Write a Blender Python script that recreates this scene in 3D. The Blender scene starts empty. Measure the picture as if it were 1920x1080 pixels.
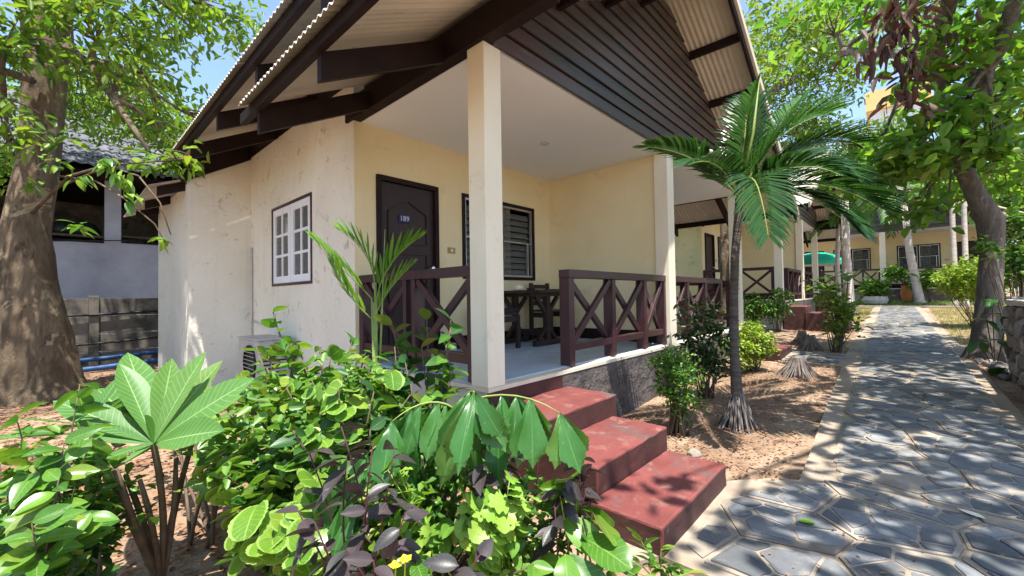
import bpy, bmesh, math, random
import numpy as np
from mathutils import Vector, Matrix
R = math.radians
random.seed(7); rng = np.random.default_rng(11)
SC = bpy.context.scene
COL = SC.collection

# ------------------------------------------------------------------ camera
cam = bpy.data.cameras.new('camera'); camo = bpy.data.objects.new('camera', cam); COL.objects.link(camo)
cam.sensor_width = 36.0; cam.lens = 784.2178 / 1920 * 36.0; cam.clip_start = 0.05; cam.clip_end = 500
yaw, pitch, roll = R(42.64446), R(1.17067), R(-0.90762)
fw = Vector((math.cos(yaw) * math.cos(pitch), math.sin(yaw) * math.cos(pitch), math.sin(pitch)))
rt = Vector((math.sin(yaw), -math.cos(yaw), 0)); up = rt.cross(fw)
r2 = rt * math.cos(roll) + up * math.sin(roll); u2 = up * math.cos(roll) - rt * math.sin(roll)
camo.matrix_world = Matrix(((r2.x, u2.x, -fw.x, 0), (r2.y, u2.y, -fw.y, 0), (r2.z, u2.z, -fw.z, 1.30), (0, 0, 0, 1)))
SC.camera = camo

# ------------------------------------------------------------------ sky and sun
SUN = Vector((-0.17, -0.26, 1.0)).normalized()          # towards the sun
elev = math.asin(SUN.z); azim = math.atan2(SUN.x, SUN.y)
w = bpy.data.worlds.new('World'); SC.world = w; w.use_nodes = True
wn = w.node_tree.nodes; wl = w.node_tree.links
sky = wn.new('ShaderNodeTexSky'); sky.sky_type = 'NISHITA'; sky.sun_disc = False
sky.sun_elevation = elev; sky.sun_rotation = azim; sky.air_density = 1.0; sky.dust_density = 0.8; sky.ozone_density = 1.5
wl.new(sky.outputs[0], wn['Background'].inputs[0]); wn['Background'].inputs[1].default_value = 0.15
sl = bpy.data.lights.new('sun', 'SUN'); sl.energy = 5.0; sl.angle = R(0.53); sl.color = (1.0, 0.965, 0.90)
so = bpy.data.objects.new('sun', sl); COL.objects.link(so)
so.rotation_euler = (-SUN).to_track_quat('-Z', 'Y').to_euler()
vs = SC.view_settings; vs.view_transform = 'Standard'; vs.look = 'None'; vs.gamma = 1.0; vs.exposure = 1.22
try: vs.use_curve_mapping = False
except Exception: pass
try:
    SC.cycles.max_bounces = 8; SC.cycles.diffuse_bounces = 5; SC.cycles.transparent_max_bounces = 8; SC.cycles.transmission_bounces = 6
except Exception: pass

# ------------------------------------------------------------------ mesh helpers
WORLD = {}                                               # object name -> world origin
class MB:
    def __init__(s): s.v = []; s.f = []; s.m = []
    def poly(s, pts, mi=0):
        n = len(s.v); s.v += [tuple(p) for p in pts]; s.f.append(tuple(range(n, n + len(pts)))); s.m.append(mi)
    def hexa(s, c, mi=0):                                # 8 corners: bottom ring then top ring
        n = len(s.v); s.v += [tuple(p) for p in c]
        for q in ((3, 2, 1, 0), (4, 5, 6, 7), (0, 1, 5, 4), (1, 2, 6, 5), (2, 3, 7, 6), (3, 0, 4, 7)):
            s.f.append(tuple(n + i for i in q)); s.m.append(mi)
    def box(s, x0, x1, y0, y1, z0, z1, mi=0):
        s.hexa([(x0, y0, z0), (x1, y0, z0), (x1, y1, z0), (x0, y1, z0), (x0, y0, z1), (x1, y0, z1), (x1, y1, z1), (x0, y1, z1)], mi)
    def bar(s, a, b, w, h, upv=(0, 0, 1), mi=0):         # square bar from a to b, h measured along upv
        a = Vector(a); b = Vector(b); d = (b - a).normalized(); sd = d.cross(Vector(upv)).normalized(); u = sd.cross(d).normalized()
        sd *= w / 2; u *= h / 2
        s.hexa([a - sd - u, b - sd - u, b + sd - u, a + sd - u, a - sd + u, b - sd + u, b + sd + u, a + sd + u], mi)
    def prism(s, poly, d, mi=0):                         # polygon (list of 3d points) pushed along d
        d = Vector(d); n = len(s.v); k = len(poly); s.v += [tuple(p) for p in poly] + [tuple(Vector(p) + d) for p in poly]
        s.f.append(tuple(range(n + k - 1, n - 1, -1))); s.f.append(tuple(range(n + k, n + 2 * k))); s.m += [mi, mi]
        for i in range(k):
            j = (i + 1) % k; s.f.append((n + i, n + j, n + k + j, n + k + i)); s.m.append(mi)
    def tube(s, pts, rad, n=8, cap=True, wob=0, mi=0, flute=0):
        pts = [Vector(p) for p in pts]; base = len(s.v); ref = None
        for i, p in enumerate(pts):
            d = (pts[min(i + 1, len(pts) - 1)] - pts[max(i - 1, 0)]).normalized()
            if ref is None: ref = d.orthogonal().normalized()
            ref = (ref - d * ref.dot(d)).normalized(); bi = d.cross(ref)
            r = rad[i] if hasattr(rad, '__len__') else rad
            for k in range(n):
                t = 2 * math.pi * k / n; rr = r * (1 + (random.uniform(-wob, wob) if wob else 0) + (flute * (math.sin(3 * t + p.z * 0.9) + 0.6 * math.sin(5 * t - p.z * 1.7) + 0.5 * math.sin(8 * t + p.z * 2.3)) if flute else 0))
                s.v.append(tuple(p + ref * (rr * math.cos(t)) + bi * (rr * math.sin(t))))
        for i in range(len(pts) - 1):
            for k in range(n):
                a = base + i * n + k; b = base + i * n + (k + 1) % n
                s.f.append((a, b, b + n, a + n)); s.m.append(mi)
        if cap:
            s.f.append(tuple(base + k for k in range(n - 1, -1, -1))); s.m.append(mi)
            e = base + (len(pts) - 1) * n; s.f.append(tuple(e + k for k in range(n))); s.m.append(mi)
    def lathe(s, prof, c, n=16, mi=0):
        base = len(s.v)
        for r, z in prof:
            for k in range(n):
                t = 2 * math.pi * k / n; s.v.append((c[0] + r * math.cos(t), c[1] + r * math.sin(t), c[2] + z))
        for i in range(len(prof) - 1):
            for k in range(n):
                a = base + i * n + k; b = base + i * n + (k + 1) % n; s.f.append((a, b, b + n, a + n)); s.m.append(mi)

def place(o, origin, parent):
    pw = WORLD[parent.name] if parent else Vector((0, 0, 0))
    o.location = Vector(origin) - pw; o.parent = parent; COL.objects.link(o); WORLD[o.name] = Vector(origin)

def obj(name, mb, mats, parent=None, smooth=False, bevel=0, origin=None):
    me = bpy.data.meshes.new(name)
    a = np.array(mb.v, dtype=float)
    c = Vector(origin) if origin is not None else Vector(((a[:, 0].min() + a[:, 0].max()) / 2, (a[:, 1].min() + a[:, 1].max()) / 2, a[:, 2].min()))
    me.from_pydata((a - np.array(c)).tolist(), [], mb.f)
    for m in (mats if isinstance(mats, (list, tuple)) else [mats]): me.materials.append(m)
    if any(mb.m): me.polygons.foreach_set('material_index', mb.m)
    if smooth: me.polygons.foreach_set('use_smooth', [True] * len(me.polygons))
    me.update()
    if bevel:
        b = bmesh.new(); b.from_mesh(me); bmesh.ops.remove_doubles(b, verts=b.verts, dist=1e-5)
        bmesh.ops.bevel(b, geom=[e for e in b.edges if len(e.link_faces) == 2 and e.calc_face_angle(0) > 0.5], offset=bevel, segments=2, profile=0.6, affect='EDGES')
        b.to_mesh(me); b.free()
    o = bpy.data.objects.new(name, me); place(o, c, parent); return o

def tag(o, label=None, cat=None, group=None, kind=None):
    if label: o['label'] = label
    if cat: o['category'] = cat
    if group: o['group'] = group
    if kind: o['kind'] = kind
    return o

def thing(name, loc, label, cat, group=None):
    o = bpy.data.objects.new(name, None); o.empty_display_size = 0.1
    place(o, loc, None); return tag(o, label, cat, group)

def copy_tree(o, parent=None, skip=()):
    c = o.copy(); COL.objects.link(c); c.parent = parent
    for ch in o.children:
        if ch.name.split('.')[0] not in skip: copy_tree(ch, c, skip)
    return c

def fast_mesh(name, verts, faces_n, loops, mats, parent=None, origin=(0, 0, 0), uv=None, smooth=False):
    me = bpy.data.meshes.new(name); nv = len(verts); nf = len(loops) // faces_n
    me.vertices.add(nv); me.vertices.foreach_set('co', (np.asarray(verts, np.float32) - np.array(origin, np.float32)).ravel())
    me.loops.add(len(loops)); me.loops.foreach_set('vertex_index', np.asarray(loops, np.int32))
    me.polygons.add(nf); me.polygons.foreach_set('loop_start', np.arange(0, nf * faces_n, faces_n, dtype=np.int32))
    try: me.polygons.foreach_set('loop_total', np.full(nf, faces_n, np.int32))
    except Exception: pass
    if uv is not None:
        l = me.uv_layers.new(name='UVMap'); l.data.foreach_set('uv', np.asarray(uv, np.float32)[np.asarray(loops)].ravel())
    for m in (mats if isinstance(mats, (list, tuple)) else [mats]): me.materials.append(m)
    if smooth: me.polygons.foreach_set('use_smooth', [True] * nf)
    me.update(calc_edges=True); me.validate()
    o = bpy.data.objects.new(name, me); place(o, origin, parent); return o

def g(x): return 0.037 * min(max(x - 4.0, 0), 22)

# ------------------------------------------------------------------ materials
def nt(name):
    m = bpy.data.materials.new(name); m.use_nodes = True
    return m, m.node_tree.nodes, m.node_tree.links, m.node_tree.nodes['Principled BSDF']
def ramp(n, l, src, stops):
    r = n.new('ShaderNodeValToRGB'); e = r.color_ramp.elements
    while len(e) < len(stops): e.new(0.5)
    for i, (p, c) in enumerate(stops): e[i].position = p; e[i].color = (*c, 1)
    l.new(src, r.inputs[0]); return r.outputs[0]
def noise(n, l, co, scale, det=5, rough=0.6, dist=0.0):
    t = n.new('ShaderNodeTexNoise'); t.inputs['Scale'].default_value = scale; t.inputs['Detail'].default_value = det
    t.inputs['Roughness'].default_value = rough; t.inputs['Distortion'].default_value = dist; l.new(co, t.inputs['Vector']); return t.outputs['Fac']
def mixc(n, l, fac, a, b, mode='MIX'):
    m = n.new('ShaderNodeMix'); m.data_type = 'RGBA'; m.blend_type = mode
    for s, v in ((0, fac), (6, a), (7, b)):
        if isinstance(v, (int, float)): m.inputs[s].default_value = v
        elif isinstance(v, tuple): m.inputs[s].default_value = (*v, 1)
        else: l.new(v, m.inputs[s])
    return m.outputs[2]
def math_(n, l, op, a, b=0.0):
    m = n.new('ShaderNodeMath'); m.operation = op
    for i, v in enumerate((a, b)):
        if isinstance(v, (int, float)): m.inputs[i].default_value = v
        else: l.new(v, m.inputs[i])
    return m.outputs[0]
def bump(n, l, p, h, strength, dist=0.01):
    b = n.new('ShaderNodeBump'); b.inputs['Strength'].default_value = strength; b.inputs['Distance'].default_value = dist
    l.new(h, b.inputs['Height']); l.new(b.outputs[0], p.inputs['Normal'])
def pos(n, stretch=None, l=None):
    o = n.new('ShaderNodeNewGeometry').outputs['Position']
    if stretch:
        m = n.new('ShaderNodeMapping'); m.inputs['Scale'].default_value = stretch; l.new(o, m.inputs['Vector']); return m.outputs[0]
    return o

def simple(name, stops, scale=3, rough=0.7, bstr=0.3, bscale=40, metal=0, stretch=None, stain=None, spec=0.3, bdist=0.004, streak=None, vary=0.0):
    """colour from one noise through a ramp, an optional finer stain layer, relief from a second noise"""
    m, n, l, p = nt(name); co = pos(n, stretch, l)
    c = ramp(n, l, noise(n, l, co, scale), stops)
    if stain:
        col, amt, sc, lo = stain
        f = ramp(n, l, noise(n, l, co, sc, 8, 0.7, 0.6), [(lo, (0, 0, 0)), (min(lo + 0.12, 1), (amt, amt, amt))])
        c = mixc(n, l, f, c, col)
    if vary:                                            # each piece a little lighter or darker than the next
        r_ = math_(n, l, 'FRACT', math_(n, l, 'ADD', n.new('ShaderNodeObjectInfo').outputs['Random'], n.new('ShaderNodeNewGeometry').outputs['Random Per Island']))
        hs = n.new('ShaderNodeHueSaturation'); l.new(c, hs.inputs['Color']); l.new(math_(n, l, 'ADD', math_(n, l, 'MULTIPLY', r_, 2 * vary), 1 - vary), hs.inputs['Value']); c = hs.outputs[0]
    if streak:                                          # run-off marks down a wall
        f = ramp(n, l, noise(n, l, pos(n, (5, 5, 0.35), l), 1.6, 6, 0.65, 0.3), [(0.55, (0, 0, 0)), (0.75, (streak[1],) * 3)])
        c = mixc(n, l, f, c, streak[0])
    l.new(c, p.inputs['Base Color']); p.inputs['Roughness'].default_value = rough; p.inputs['Metallic'].default_value = metal
    p.inputs['Specular IOR Level'].default_value = spec
    if bstr: bump(n, l, p, noise(n, l, co, bscale, 6), bstr, bdist)
    return m

M = {}
M['cream'] = simple('cream_wall_paint', [(0.3, (0.73, 0.61, 0.36)), (0.7, (0.80, 0.69, 0.44))], 1.2, 0.75, 0.3, 26, stain=((0.55, 0.42, 0.24), 0.5, 2.6, 0.60), streak=((0.50, 0.38, 0.22), 0.07))
M['pillar'] = simple('pale_cream_pillar_paint', [(0.3, (0.75, 0.67, 0.51)), (0.7, (0.82, 0.75, 0.60))], 1.5, 0.7, 0.3, 26, stain=((0.5, 0.40, 0.24), 0.5, 3.5, 0.62), streak=((0.45, 0.36, 0.22), 0.2))
M['plaster'] = simple('weathered_plaster', [(0.3, (0.70, 0.65, 0.54)), (0.7, (0.80, 0.77, 0.68))], 0.9, 0.85, 0.5, 18, stain=((0.30, 0.23, 0.14), 0.8, 5.5, 0.585), bdist=0.02, streak=((0.40, 0.36, 0.28), 0.2))
M['plaster_green'] = simple('mossy_plaster', [(0.3, (0.50, 0.52, 0.26)), (0.7, (0.62, 0.60, 0.36))], 1.5, 0.85, 0.5, 18, stain=((0.22, 0.25, 0.10), 0.6, 4.5, 0.55), bdist=0.012)
M['ceiling'] = simple('white_ceiling_board', [(0.3, (0.79, 0.82, 0.84)), (0.7, (0.83, 0.86, 0.88))], 1.0, 0.8, 0.03, 30)
M['timber'] = simple('dark_brown_painted_timber', [(0.3, (0.011, 0.0055, 0.005)), (0.7, (0.022, 0.010, 0.009))], 5, 0.6, 0.3, 45, stretch=(1, 1, 1), spec=0.2, stain=((0.06, 0.04, 0.035), 0.3, 9, 0.68))
M['rail'] = simple('maroon_painted_rail_timber', [(0.3, (0.034, 0.012, 0.016)), (0.7, (0.060, 0.022, 0.026))], 6, 0.38, 0.25, 50, spec=0.5, stain=((0.15, 0.09, 0.08), 0.35, 12, 0.66))
M['siding'] = simple('weathered_brown_siding', [(0.3, (0.040, 0.033, 0.031)), (0.5, (0.080, 0.064, 0.060)), (0.70, (0.105, 0.046, 0.042))], 1.3, 0.42, 0.35, 30, stretch=(0.5, 1, 6), spec=0.5, stain=((0.20, 0.18, 0.165), 0.6, 5, 0.58), vary=0.25)
M['sheet'] = simple('fibre_cement_sheet', [(0.3, (0.52, 0.46, 0.38)), (0.7, (0.66, 0.60, 0.51))], 1.5, 0.8, 0.25, 30, stain=((0.25, 0.17, 0.10), 0.5, 3, 0.62), vary=0.12)
M['clear_sheet'] = simple('grey_plastic_sheet', [(0.3, (0.25, 0.24, 0.24)), (0.7, (0.42, 0.41, 0.40))], 9, 0.35, 0.2, 30)
M['conc'] = simple('pale_concrete', [(0.3, (0.42, 0.40, 0.36)), (0.7, (0.56, 0.53, 0.47))], 3, 0.85, 0.4, 40, stain=((0.25, 0.22, 0.17), 0.6, 3, 0.6))
M['plinth'] = simple('dark_trowelled_plinth', [(0.3, (0.060, 0.050, 0.050)), (0.7, (0.15, 0.125, 0.115))], 4, 0.75, 1.0, 9, stain=((0.30, 0.25, 0.20), 0.7, 7, 0.58), bdist=0.05)
M['tile'] = simple('grey_blue_floor_tile', [(0.3, (0.42, 0.51, 0.60)), (0.7, (0.50, 0.59, 0.68))], 6, 0.28, 0.05, 30, spec=0.5)
M['edge'] = simple('cream_floor_edge', [(0.3, (0.60, 0.54, 0.42)), (0.7, (0.70, 0.64, 0.50))], 6, 0.6, 0.2, 30)
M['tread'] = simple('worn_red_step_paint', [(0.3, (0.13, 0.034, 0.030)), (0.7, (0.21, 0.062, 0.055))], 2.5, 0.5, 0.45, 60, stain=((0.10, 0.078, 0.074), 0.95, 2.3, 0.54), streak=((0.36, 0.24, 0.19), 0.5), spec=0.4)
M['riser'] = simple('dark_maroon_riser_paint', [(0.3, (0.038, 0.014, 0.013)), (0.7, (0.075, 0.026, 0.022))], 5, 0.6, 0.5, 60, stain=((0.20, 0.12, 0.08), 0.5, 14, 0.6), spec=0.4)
M['door'] = simple('dark_door_wood', [(0.3, (0.020, 0.009, 0.008)), (0.7, (0.034, 0.015, 0.013))], 4, 0.5, 0.2, 30, stretch=(8, 8, 1), spec=0.4)
M['white'] = simple('white_window_paint', [(0.3, (0.74, 0.75, 0.80)), (0.7, (0.82, 0.83, 0.87))], 6, 0.5, 0.15, 50)
M['alu'] = simple('aluminium', [(0.3, (0.45, 0.45, 0.45)), (0.7, (0.6, 0.6, 0.6))], 8, 0.4, 0, metal=0.8)
M['chrome'] = simple('chrome', [(0.3, (0.7, 0.7, 0.7)), (0.7, (0.8, 0.8, 0.8))], 8, 0.15, 0, metal=1.0)
M['brass'] = simple('brass_plate', [(0.3, (0.30, 0.20, 0.07)), (0.7, (0.38, 0.26, 0.10))], 8, 0.4, 0, metal=0.6)
M['blueplate'] = simple('blue_number_plate', [(0.3, (0.012, 0.016, 0.07)), (0.7, (0.02, 0.025, 0.10))], 20, 0.4, 0)
M['digit'] = simple('pale_digit_paint', [(0.3, (0.5, 0.52, 0.62)), (0.7, (0.6, 0.62, 0.7))], 20, 0.5, 0)
M['curtain'] = simple('pale_curtain', [(0.3, (0.42, 0.44, 0.40)), (0.7, (0.55, 0.56, 0.50))], 5, 0.9, 0.2, 20)
M['dark'] = simple('dark_room_shade', [(0.3, (0.05, 0.05, 0.05)), (0.7, (0.08, 0.08, 0.08))], 5, 0.9, 0)  # near-black colour stands for shade inside rooms and behind siding gaps
M['table'] = simple('dark_stained_furniture', [(0.3, (0.018, 0.009, 0.008)), (0.7, (0.04, 0.018, 0.015))], 6, 0.45, 0.2, 40, spec=0.5)
M['mat'] = simple('red_doormat', [(0.3, (0.22, 0.02, 0.02)), (0.7, (0.32, 0.035, 0.03))], 30, 0.95, 0.6, 200)
M['paleblue'] = simple('pale_blue_plastic', [(0.3, (0.45, 0.6, 0.72)), (0.7, (0.52, 0.66, 0.78))], 5, 0.4, 0)
M['shell'] = simple('cream_shell', [(0.3, (0.7, 0.62, 0.45)), (0.7, (0.8, 0.74, 0.6))], 20, 0.5, 0.2)
M['acbody'] = simple('aged_grey_white_metal', [(0.3, (0.38, 0.36, 0.34)), (0.7, (0.50, 0.48, 0.45))], 5, 0.5, 0.1, stain=((0.2, 0.17, 0.14), 0.5, 6, 0.6))
M['black'] = simple('black_plastic', [(0.3, (0.012, 0.012, 0.013)), (0.7, (0.02, 0.02, 0.022))], 5, 0.5, 0)
M['bluepipe'] = simple('blue_pvc_pipe', [(0.3, (0.02, 0.06, 0.16)), (0.7, (0.03, 0.09, 0.22))], 5, 0.4, 0)
M['hose'] = simple('pale_hose', [(0.3, (0.5, 0.45, 0.4)), (0.7, (0.62, 0.57, 0.5))], 5, 0.5, 0)
M['greywall'] = simple('lavender_grey_render', [(0.3, (0.26, 0.255, 0.29)), (0.7, (0.40, 0.39, 0.43))], 1.5, 0.9, 0.2, 25, stain=((0.14, 0.14, 0.14), 0.6, 1.1, 0.6))
M['fence'] = simple('aged_concrete_planks', [(0.3, (0.08, 0.07, 0.058)), (0.7, (0.18, 0.155, 0.125))], 3, 0.9, 0.5, 30, stain=((0.035, 0.035, 0.025), 0.8, 2, 0.48))
M['rooftile'] = simple('grey_roof_tile', [(0.3, (0.06, 0.06, 0.07)), (0.7, (0.15, 0.15, 0.16))], 3, 0.8, 0.4, 20)
M['rubble'] = simple('rubble_stone', [(0.3, (0.13, 0.11, 0.10)), (0.7, (0.30, 0.26, 0.22))], 5, 0.9, 0.8, 22, bdist=0.02, vary=0.35)
M['mortar'] = simple('grey_mortar', [(0.3, (0.13, 0.12, 0.11)), (0.7, (0.24, 0.22, 0.20))], 6, 0.95, 0.7, 40)
M['slate'] = simple('blue_grey_slate', [(0.3, (0.086, 0.091, 0.097)), (0.5, (0.132, 0.137, 0.142)), (0.7, (0.195, 0.19, 0.178))], 2.6, 0.62, 0.8, 30, stain=((0.33, 0.285, 0.22), 0.8, 5, 0.55), spec=0.4, vary=0.38)
M['flag'] = simple('sandy_path_concrete', [(0.3, (0.21, 0.175, 0.135)), (0.7, (0.32, 0.275, 0.215))], 3, 0.9, 0.6, 60, stain=((0.17, 0.13, 0.095), 0.7, 5, 0.55), vary=0.14)
M['pathbed'] = simple('path_joint_dirt', [(0.3, (0.20, 0.155, 0.115)), (0.7, (0.36, 0.295, 0.22))], 2.5, 0.95, 0.6, 70, stain=((0.12, 0.09, 0.06), 0.6, 6, 0.58))
M['soil'] = simple('sandy_soil', [(0.3, (0.17, 0.105, 0.065)), (0.5, (0.30, 0.20, 0.13)), (0.7, (0.43, 0.32, 0.22))], 1.1, 0.95, 1.0, 30, stain=((0.11, 0.065, 0.04), 0.85, 6, 0.52), bdist=0.03)
M['bark_a'] = simple('mottled_brown_bark', [(0.25, (0.07, 0.05, 0.032)), (0.55, (0.20, 0.14, 0.085)), (0.8, (0.36, 0.26, 0.15))], 3.0, 0.9, 1.0, 12, stretch=(1, 1, 0.45), stain=((0.50, 0.36, 0.19), 0.7, 2.2, 0.62), bdist=0.05)
def bark(name, dark, mid, pale, sc):
    m, n, l, p = nt(name); co = pos(n, (1, 1, 0.35), l); co2 = pos(n)
    c = ramp(n, l, noise(n, l, co, sc * 2.2, 8, 0.7, 0.8), [(0.32, dark), (0.5, mid), (0.72, tuple(v * 1.35 for v in mid))])
    f = ramp(n, l, noise(n, l, co2, sc * 0.9, 6, 0.62, 0.9), [(0.575, (0, 0, 0)), (0.61, (0.85, 0.85, 0.85))])
    c = mixc(n, l, f, c, pale); f2 = ramp(n, l, noise(n, l, co, sc * 0.6, 5, 0.6), [(0.42, (0.8, 0.8, 0.8)), (0.55, (0, 0, 0))])
    c = mixc(n, l, f2, c, tuple(v * 0.55 for v in mid))
    l.new(c, p.inputs['Base Color']); p.inputs['Roughness'].default_value = 0.92; p.inputs['Specular IOR Level'].default_value = 0.2
    bump(n, l, p, noise(n, l, co, sc * 5, 9, 0.75, 0.6), 1.0, 0.12); return m
M['bark_a'] = bark('mottled_brown_bark', (0.07, 0.05, 0.034), (0.25, 0.185, 0.12), (0.56, 0.44, 0.28), 3.4)
M['bark_b'] = bark('pale_grey_bark', (0.09, 0.075, 0.06), (0.29, 0.25, 0.21), (0.50, 0.46, 0.40), 4.5)
M['stem'] = simple('brown_stem', [(0.3, (0.07, 0.05, 0.03)), (0.7, (0.15, 0.11, 0.07))], 12, 0.8, 0.5, 60)
M['greenstem'] = simple('green_stem', [(0.3, (0.16, 0.22, 0.05)), (0.7, (0.28, 0.33, 0.09))], 12, 0.6, 0.2, 60)
M['purplestem'] = simple('purple_stem', [(0.3, (0.06, 0.015, 0.025)), (0.7, (0.10, 0.025, 0.04))], 12, 0.6, 0.2, 60)
M['palmtrunk'] = simple('ringed_palm_trunk', [(0.3, (0.055, 0.046, 0.042)), (0.7, (0.14, 0.115, 0.10))], 3, 0.85, 1.0, 5, stretch=(1, 1, 9), bdist=0.03)
M['palepalm'] = simple('pale_ringed_palm_trunk', [(0.3, (0.36, 0.31, 0.26)), (0.7, (0.55, 0.49, 0.42))], 3, 0.85, 0.8, 4, stretch=(1, 1, 9), bdist=0.03)
M['root'] = simple('grey_palm_root', [(0.3, (0.10, 0.08, 0.07)), (0.7, (0.26, 0.22, 0.19))], 10, 0.9, 0.5, 60)
M['terracotta'] = simple('orange_clay', [(0.3, (0.42, 0.16, 0.05)), (0.7, (0.55, 0.24, 0.09))], 6, 0.7, 0.2)
M['umb_green'] = simple('green_parasol_cloth', [(0.3, (0.01, 0.38, 0.20)), (0.7, (0.02, 0.46, 0.26))], 4, 0.7, 0)
M['umb_white'] = simple('white_parasol_cloth', [(0.3, (0.62, 0.62, 0.72)), (0.7, (0.72, 0.72, 0.82))], 4, 0.7, 0)
M['yellowwall'] = simple('ochre_render', [(0.3, (0.72, 0.48, 0.18)), (0.7, (0.80, 0.56, 0.24))], 1, 0.8, 0)
M['whitewall'] = simple('white_render', [(0.3, (0.74, 0.73, 0.72)), (0.7, (0.8, 0.79, 0.78))], 1, 0.8, 0)
M['bluewall'] = simple('pale_blue_sheet', [(0.3, (0.30, 0.48, 0.66)), (0.7, (0.38, 0.55, 0.72))], 1, 0.6, 0)

def glass(name, col, rough=0.08):
    m, n, l, p = nt(name); p.inputs['Base Color'].default_value = (*col, 1); p.inputs['Roughness'].default_value = rough
    p.inputs['Specular IOR Level'].default_value = 0.6
    t = n.new('ShaderNodeBsdfTransparent'); x = n.new('ShaderNodeMixShader'); x.inputs[0].default_value = 0.5
    l.new(t.outputs[0], x.inputs[1]); l.new(p.outputs[0], x.inputs[2]); l.new(x.outputs[0], n['Material Output'].inputs[0]); return m
M['glass'] = glass('window_glass', (0.05, 0.055, 0.055))
M['frosted'] = glass('dusty_glass', (0.16, 0.17, 0.16), 0.3)

def leafmat(name, c1, c2, veins=0.0, vein_col=(0.45, 0.55, 0.2), rough=0.4, trans=0.35, edge=None, island=False, laterals=11, stripes=0, yellow=0.55, tint=(1.25, 1.3, 0.55), spec=0.45):
    m, n, l, p = nt(name)
    rnd = n.new('ShaderNodeNewGeometry').outputs['Random Per Island'] if island else n.new('ShaderNodeObjectInfo').outputs['Random']
    c = mixc(n, l, rnd, c1, c2)
    c = mixc(n, l, math_(n, l, 'MULTIPLY', math_(n, l, 'POWER', math_(n, l, 'FRACT', math_(n, l, 'MULTIPLY', rnd, 7.31)), 9.0), yellow if c1[1] > c1[0] * 1.15 else 0.0), c, (0.42, 0.40, 0.05))
    nz = noise(n, l, pos(n), 25, 3)
    c = mixc(n, l, math_(n, l, 'MULTIPLY', nz, 0.5), c, tuple(v * 0.5 for v in c1))
    if not island: c = mixc(n, l, ramp(n, l, noise(n, l, pos(n), 60, 2), [(0.68, (0, 0, 0)), (0.72, (0.7, 0.7, 0.7))]), c, tuple(min(0.5, 0.5 * v + 0.10) for v in c2))
    if not island:
        uv = n.new('ShaderNodeUVMap'); sp = n.new('ShaderNodeSeparateXYZ'); l.new(uv.outputs[0], sp.inputs[0])
        av = math_(n, l, 'ABSOLUTE', math_(n, l, 'SUBTRACT', sp.outputs[1], 0.5))
        if edge:
            f = math_(n, l, 'MULTIPLY', math_(n, l, 'GREATER_THAN', math_(n, l, 'ADD', av, math_(n, l, 'MULTIPLY', nz, 0.12)), 0.46), 0.8)
            c = mixc(n, l, f, c, edge)
        if veins:
            mid = math_(n, l, 'LESS_THAN', av, 0.022)
            fr = math_(n, l, 'FRACT', math_(n, l, 'SUBTRACT', math_(n, l, 'MULTIPLY', sp.outputs[0], laterals), math_(n, l, 'MULTIPLY', av, 4.0)))
            if stripes: fr = math_(n, l, 'FRACT', math_(n, l, 'MULTIPLY', sp.outputs[1], stripes))
            lat = math_(n, l, 'MULTIPLY', math_(n, l, 'LESS_THAN', fr, 0.13), 0.55)
            v = math_(n, l, 'MAXIMUM', mid, lat)
            c = mixc(n, l, math_(n, l, 'MULTIPLY', v, veins), c, vein_col)
            bump(n, l, p, math_(n, l, 'SUBTRACT', 1.0, v), 0.35, 0.003)
    l.new(c, p.inputs['Base Color']); p.inputs['Roughness'].default_value = rough; p.inputs['Specular IOR Level'].default_value = spec
    t = n.new('ShaderNodeBsdfTranslucent'); l.new(mixc(n, l, 1.0, c, tint, 'MULTIPLY'), t.inputs[0])
    x = n.new('ShaderNodeMixShader'); x.inputs[0].default_value = trans
    l.new(p.outputs[0], x.inputs[1]); l.new(t.outputs[0], x.inputs[2]); l.new(x.outputs[0], n['Material Output'].inputs[0]); return m
M['l_plum'] = leafmat('plumeria_leaf', (0.085, 0.22, 0.045), (0.14, 0.30, 0.07), 0.6, (0.40, 0.55, 0.22), 0.45, 0.35, laterals=16, yellow=0.2)
M['l_round'] = leafmat('round_leaf', (0.07, 0.20, 0.02), (0.25, 0.42, 0.045), 0.5, (0.40, 0.52, 0.12), 0.3, 0.35, edge=(0.30, 0.43, 0.11), laterals=7)
M['l_ovate'] = leafmat('ovate_leaf', (0.045, 0.15, 0.018), (0.17, 0.35, 0.04), 0.45, (0.28, 0.42, 0.11), 0.28, 0.32, laterals=9)
M['l_dark'] = leafmat('dark_ovate_leaf', (0.025, 0.085, 0.02), (0.055, 0.15, 0.03), 0.3, (0.12, 0.22, 0.07), 0.35, 0.28, laterals=9)
M['l_fish'] = leafmat('fishtail_leaf', (0.035, 0.14, 0.028), (0.075, 0.22, 0.04), 0.45, (0.12, 0.30, 0.07), 0.3, 0.32, stripes=15, yellow=0.15)
M['l_purple'] = leafmat('purple_leaf', (0.036, 0.040, 0.034), (0.085, 0.058, 0.062), 0.4, (0.13, 0.07, 0.085), 0.4, 0.2, laterals=8, tint=(1.3, 0.9, 0.8))
M['l_lime'] = leafmat('lime_lobed_leaf', (0.20, 0.38, 0.04), (0.32, 0.50, 0.08), 0.3, (0.42, 0.55, 0.2), 0.45, 0.35, laterals=4)
M['l_palm'] = leafmat('young_palm_leaf', (0.10, 0.26, 0.03), (0.22, 0.40, 0.05), yellow=0.0, island=True, rough=0.4, trans=0.35)
M['frond'] = leafmat('dark_palm_frond', (0.016, 0.060, 0.014), (0.040, 0.115, 0.022), yellow=0.0, island=True, rough=0.33, trans=0.25)
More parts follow.
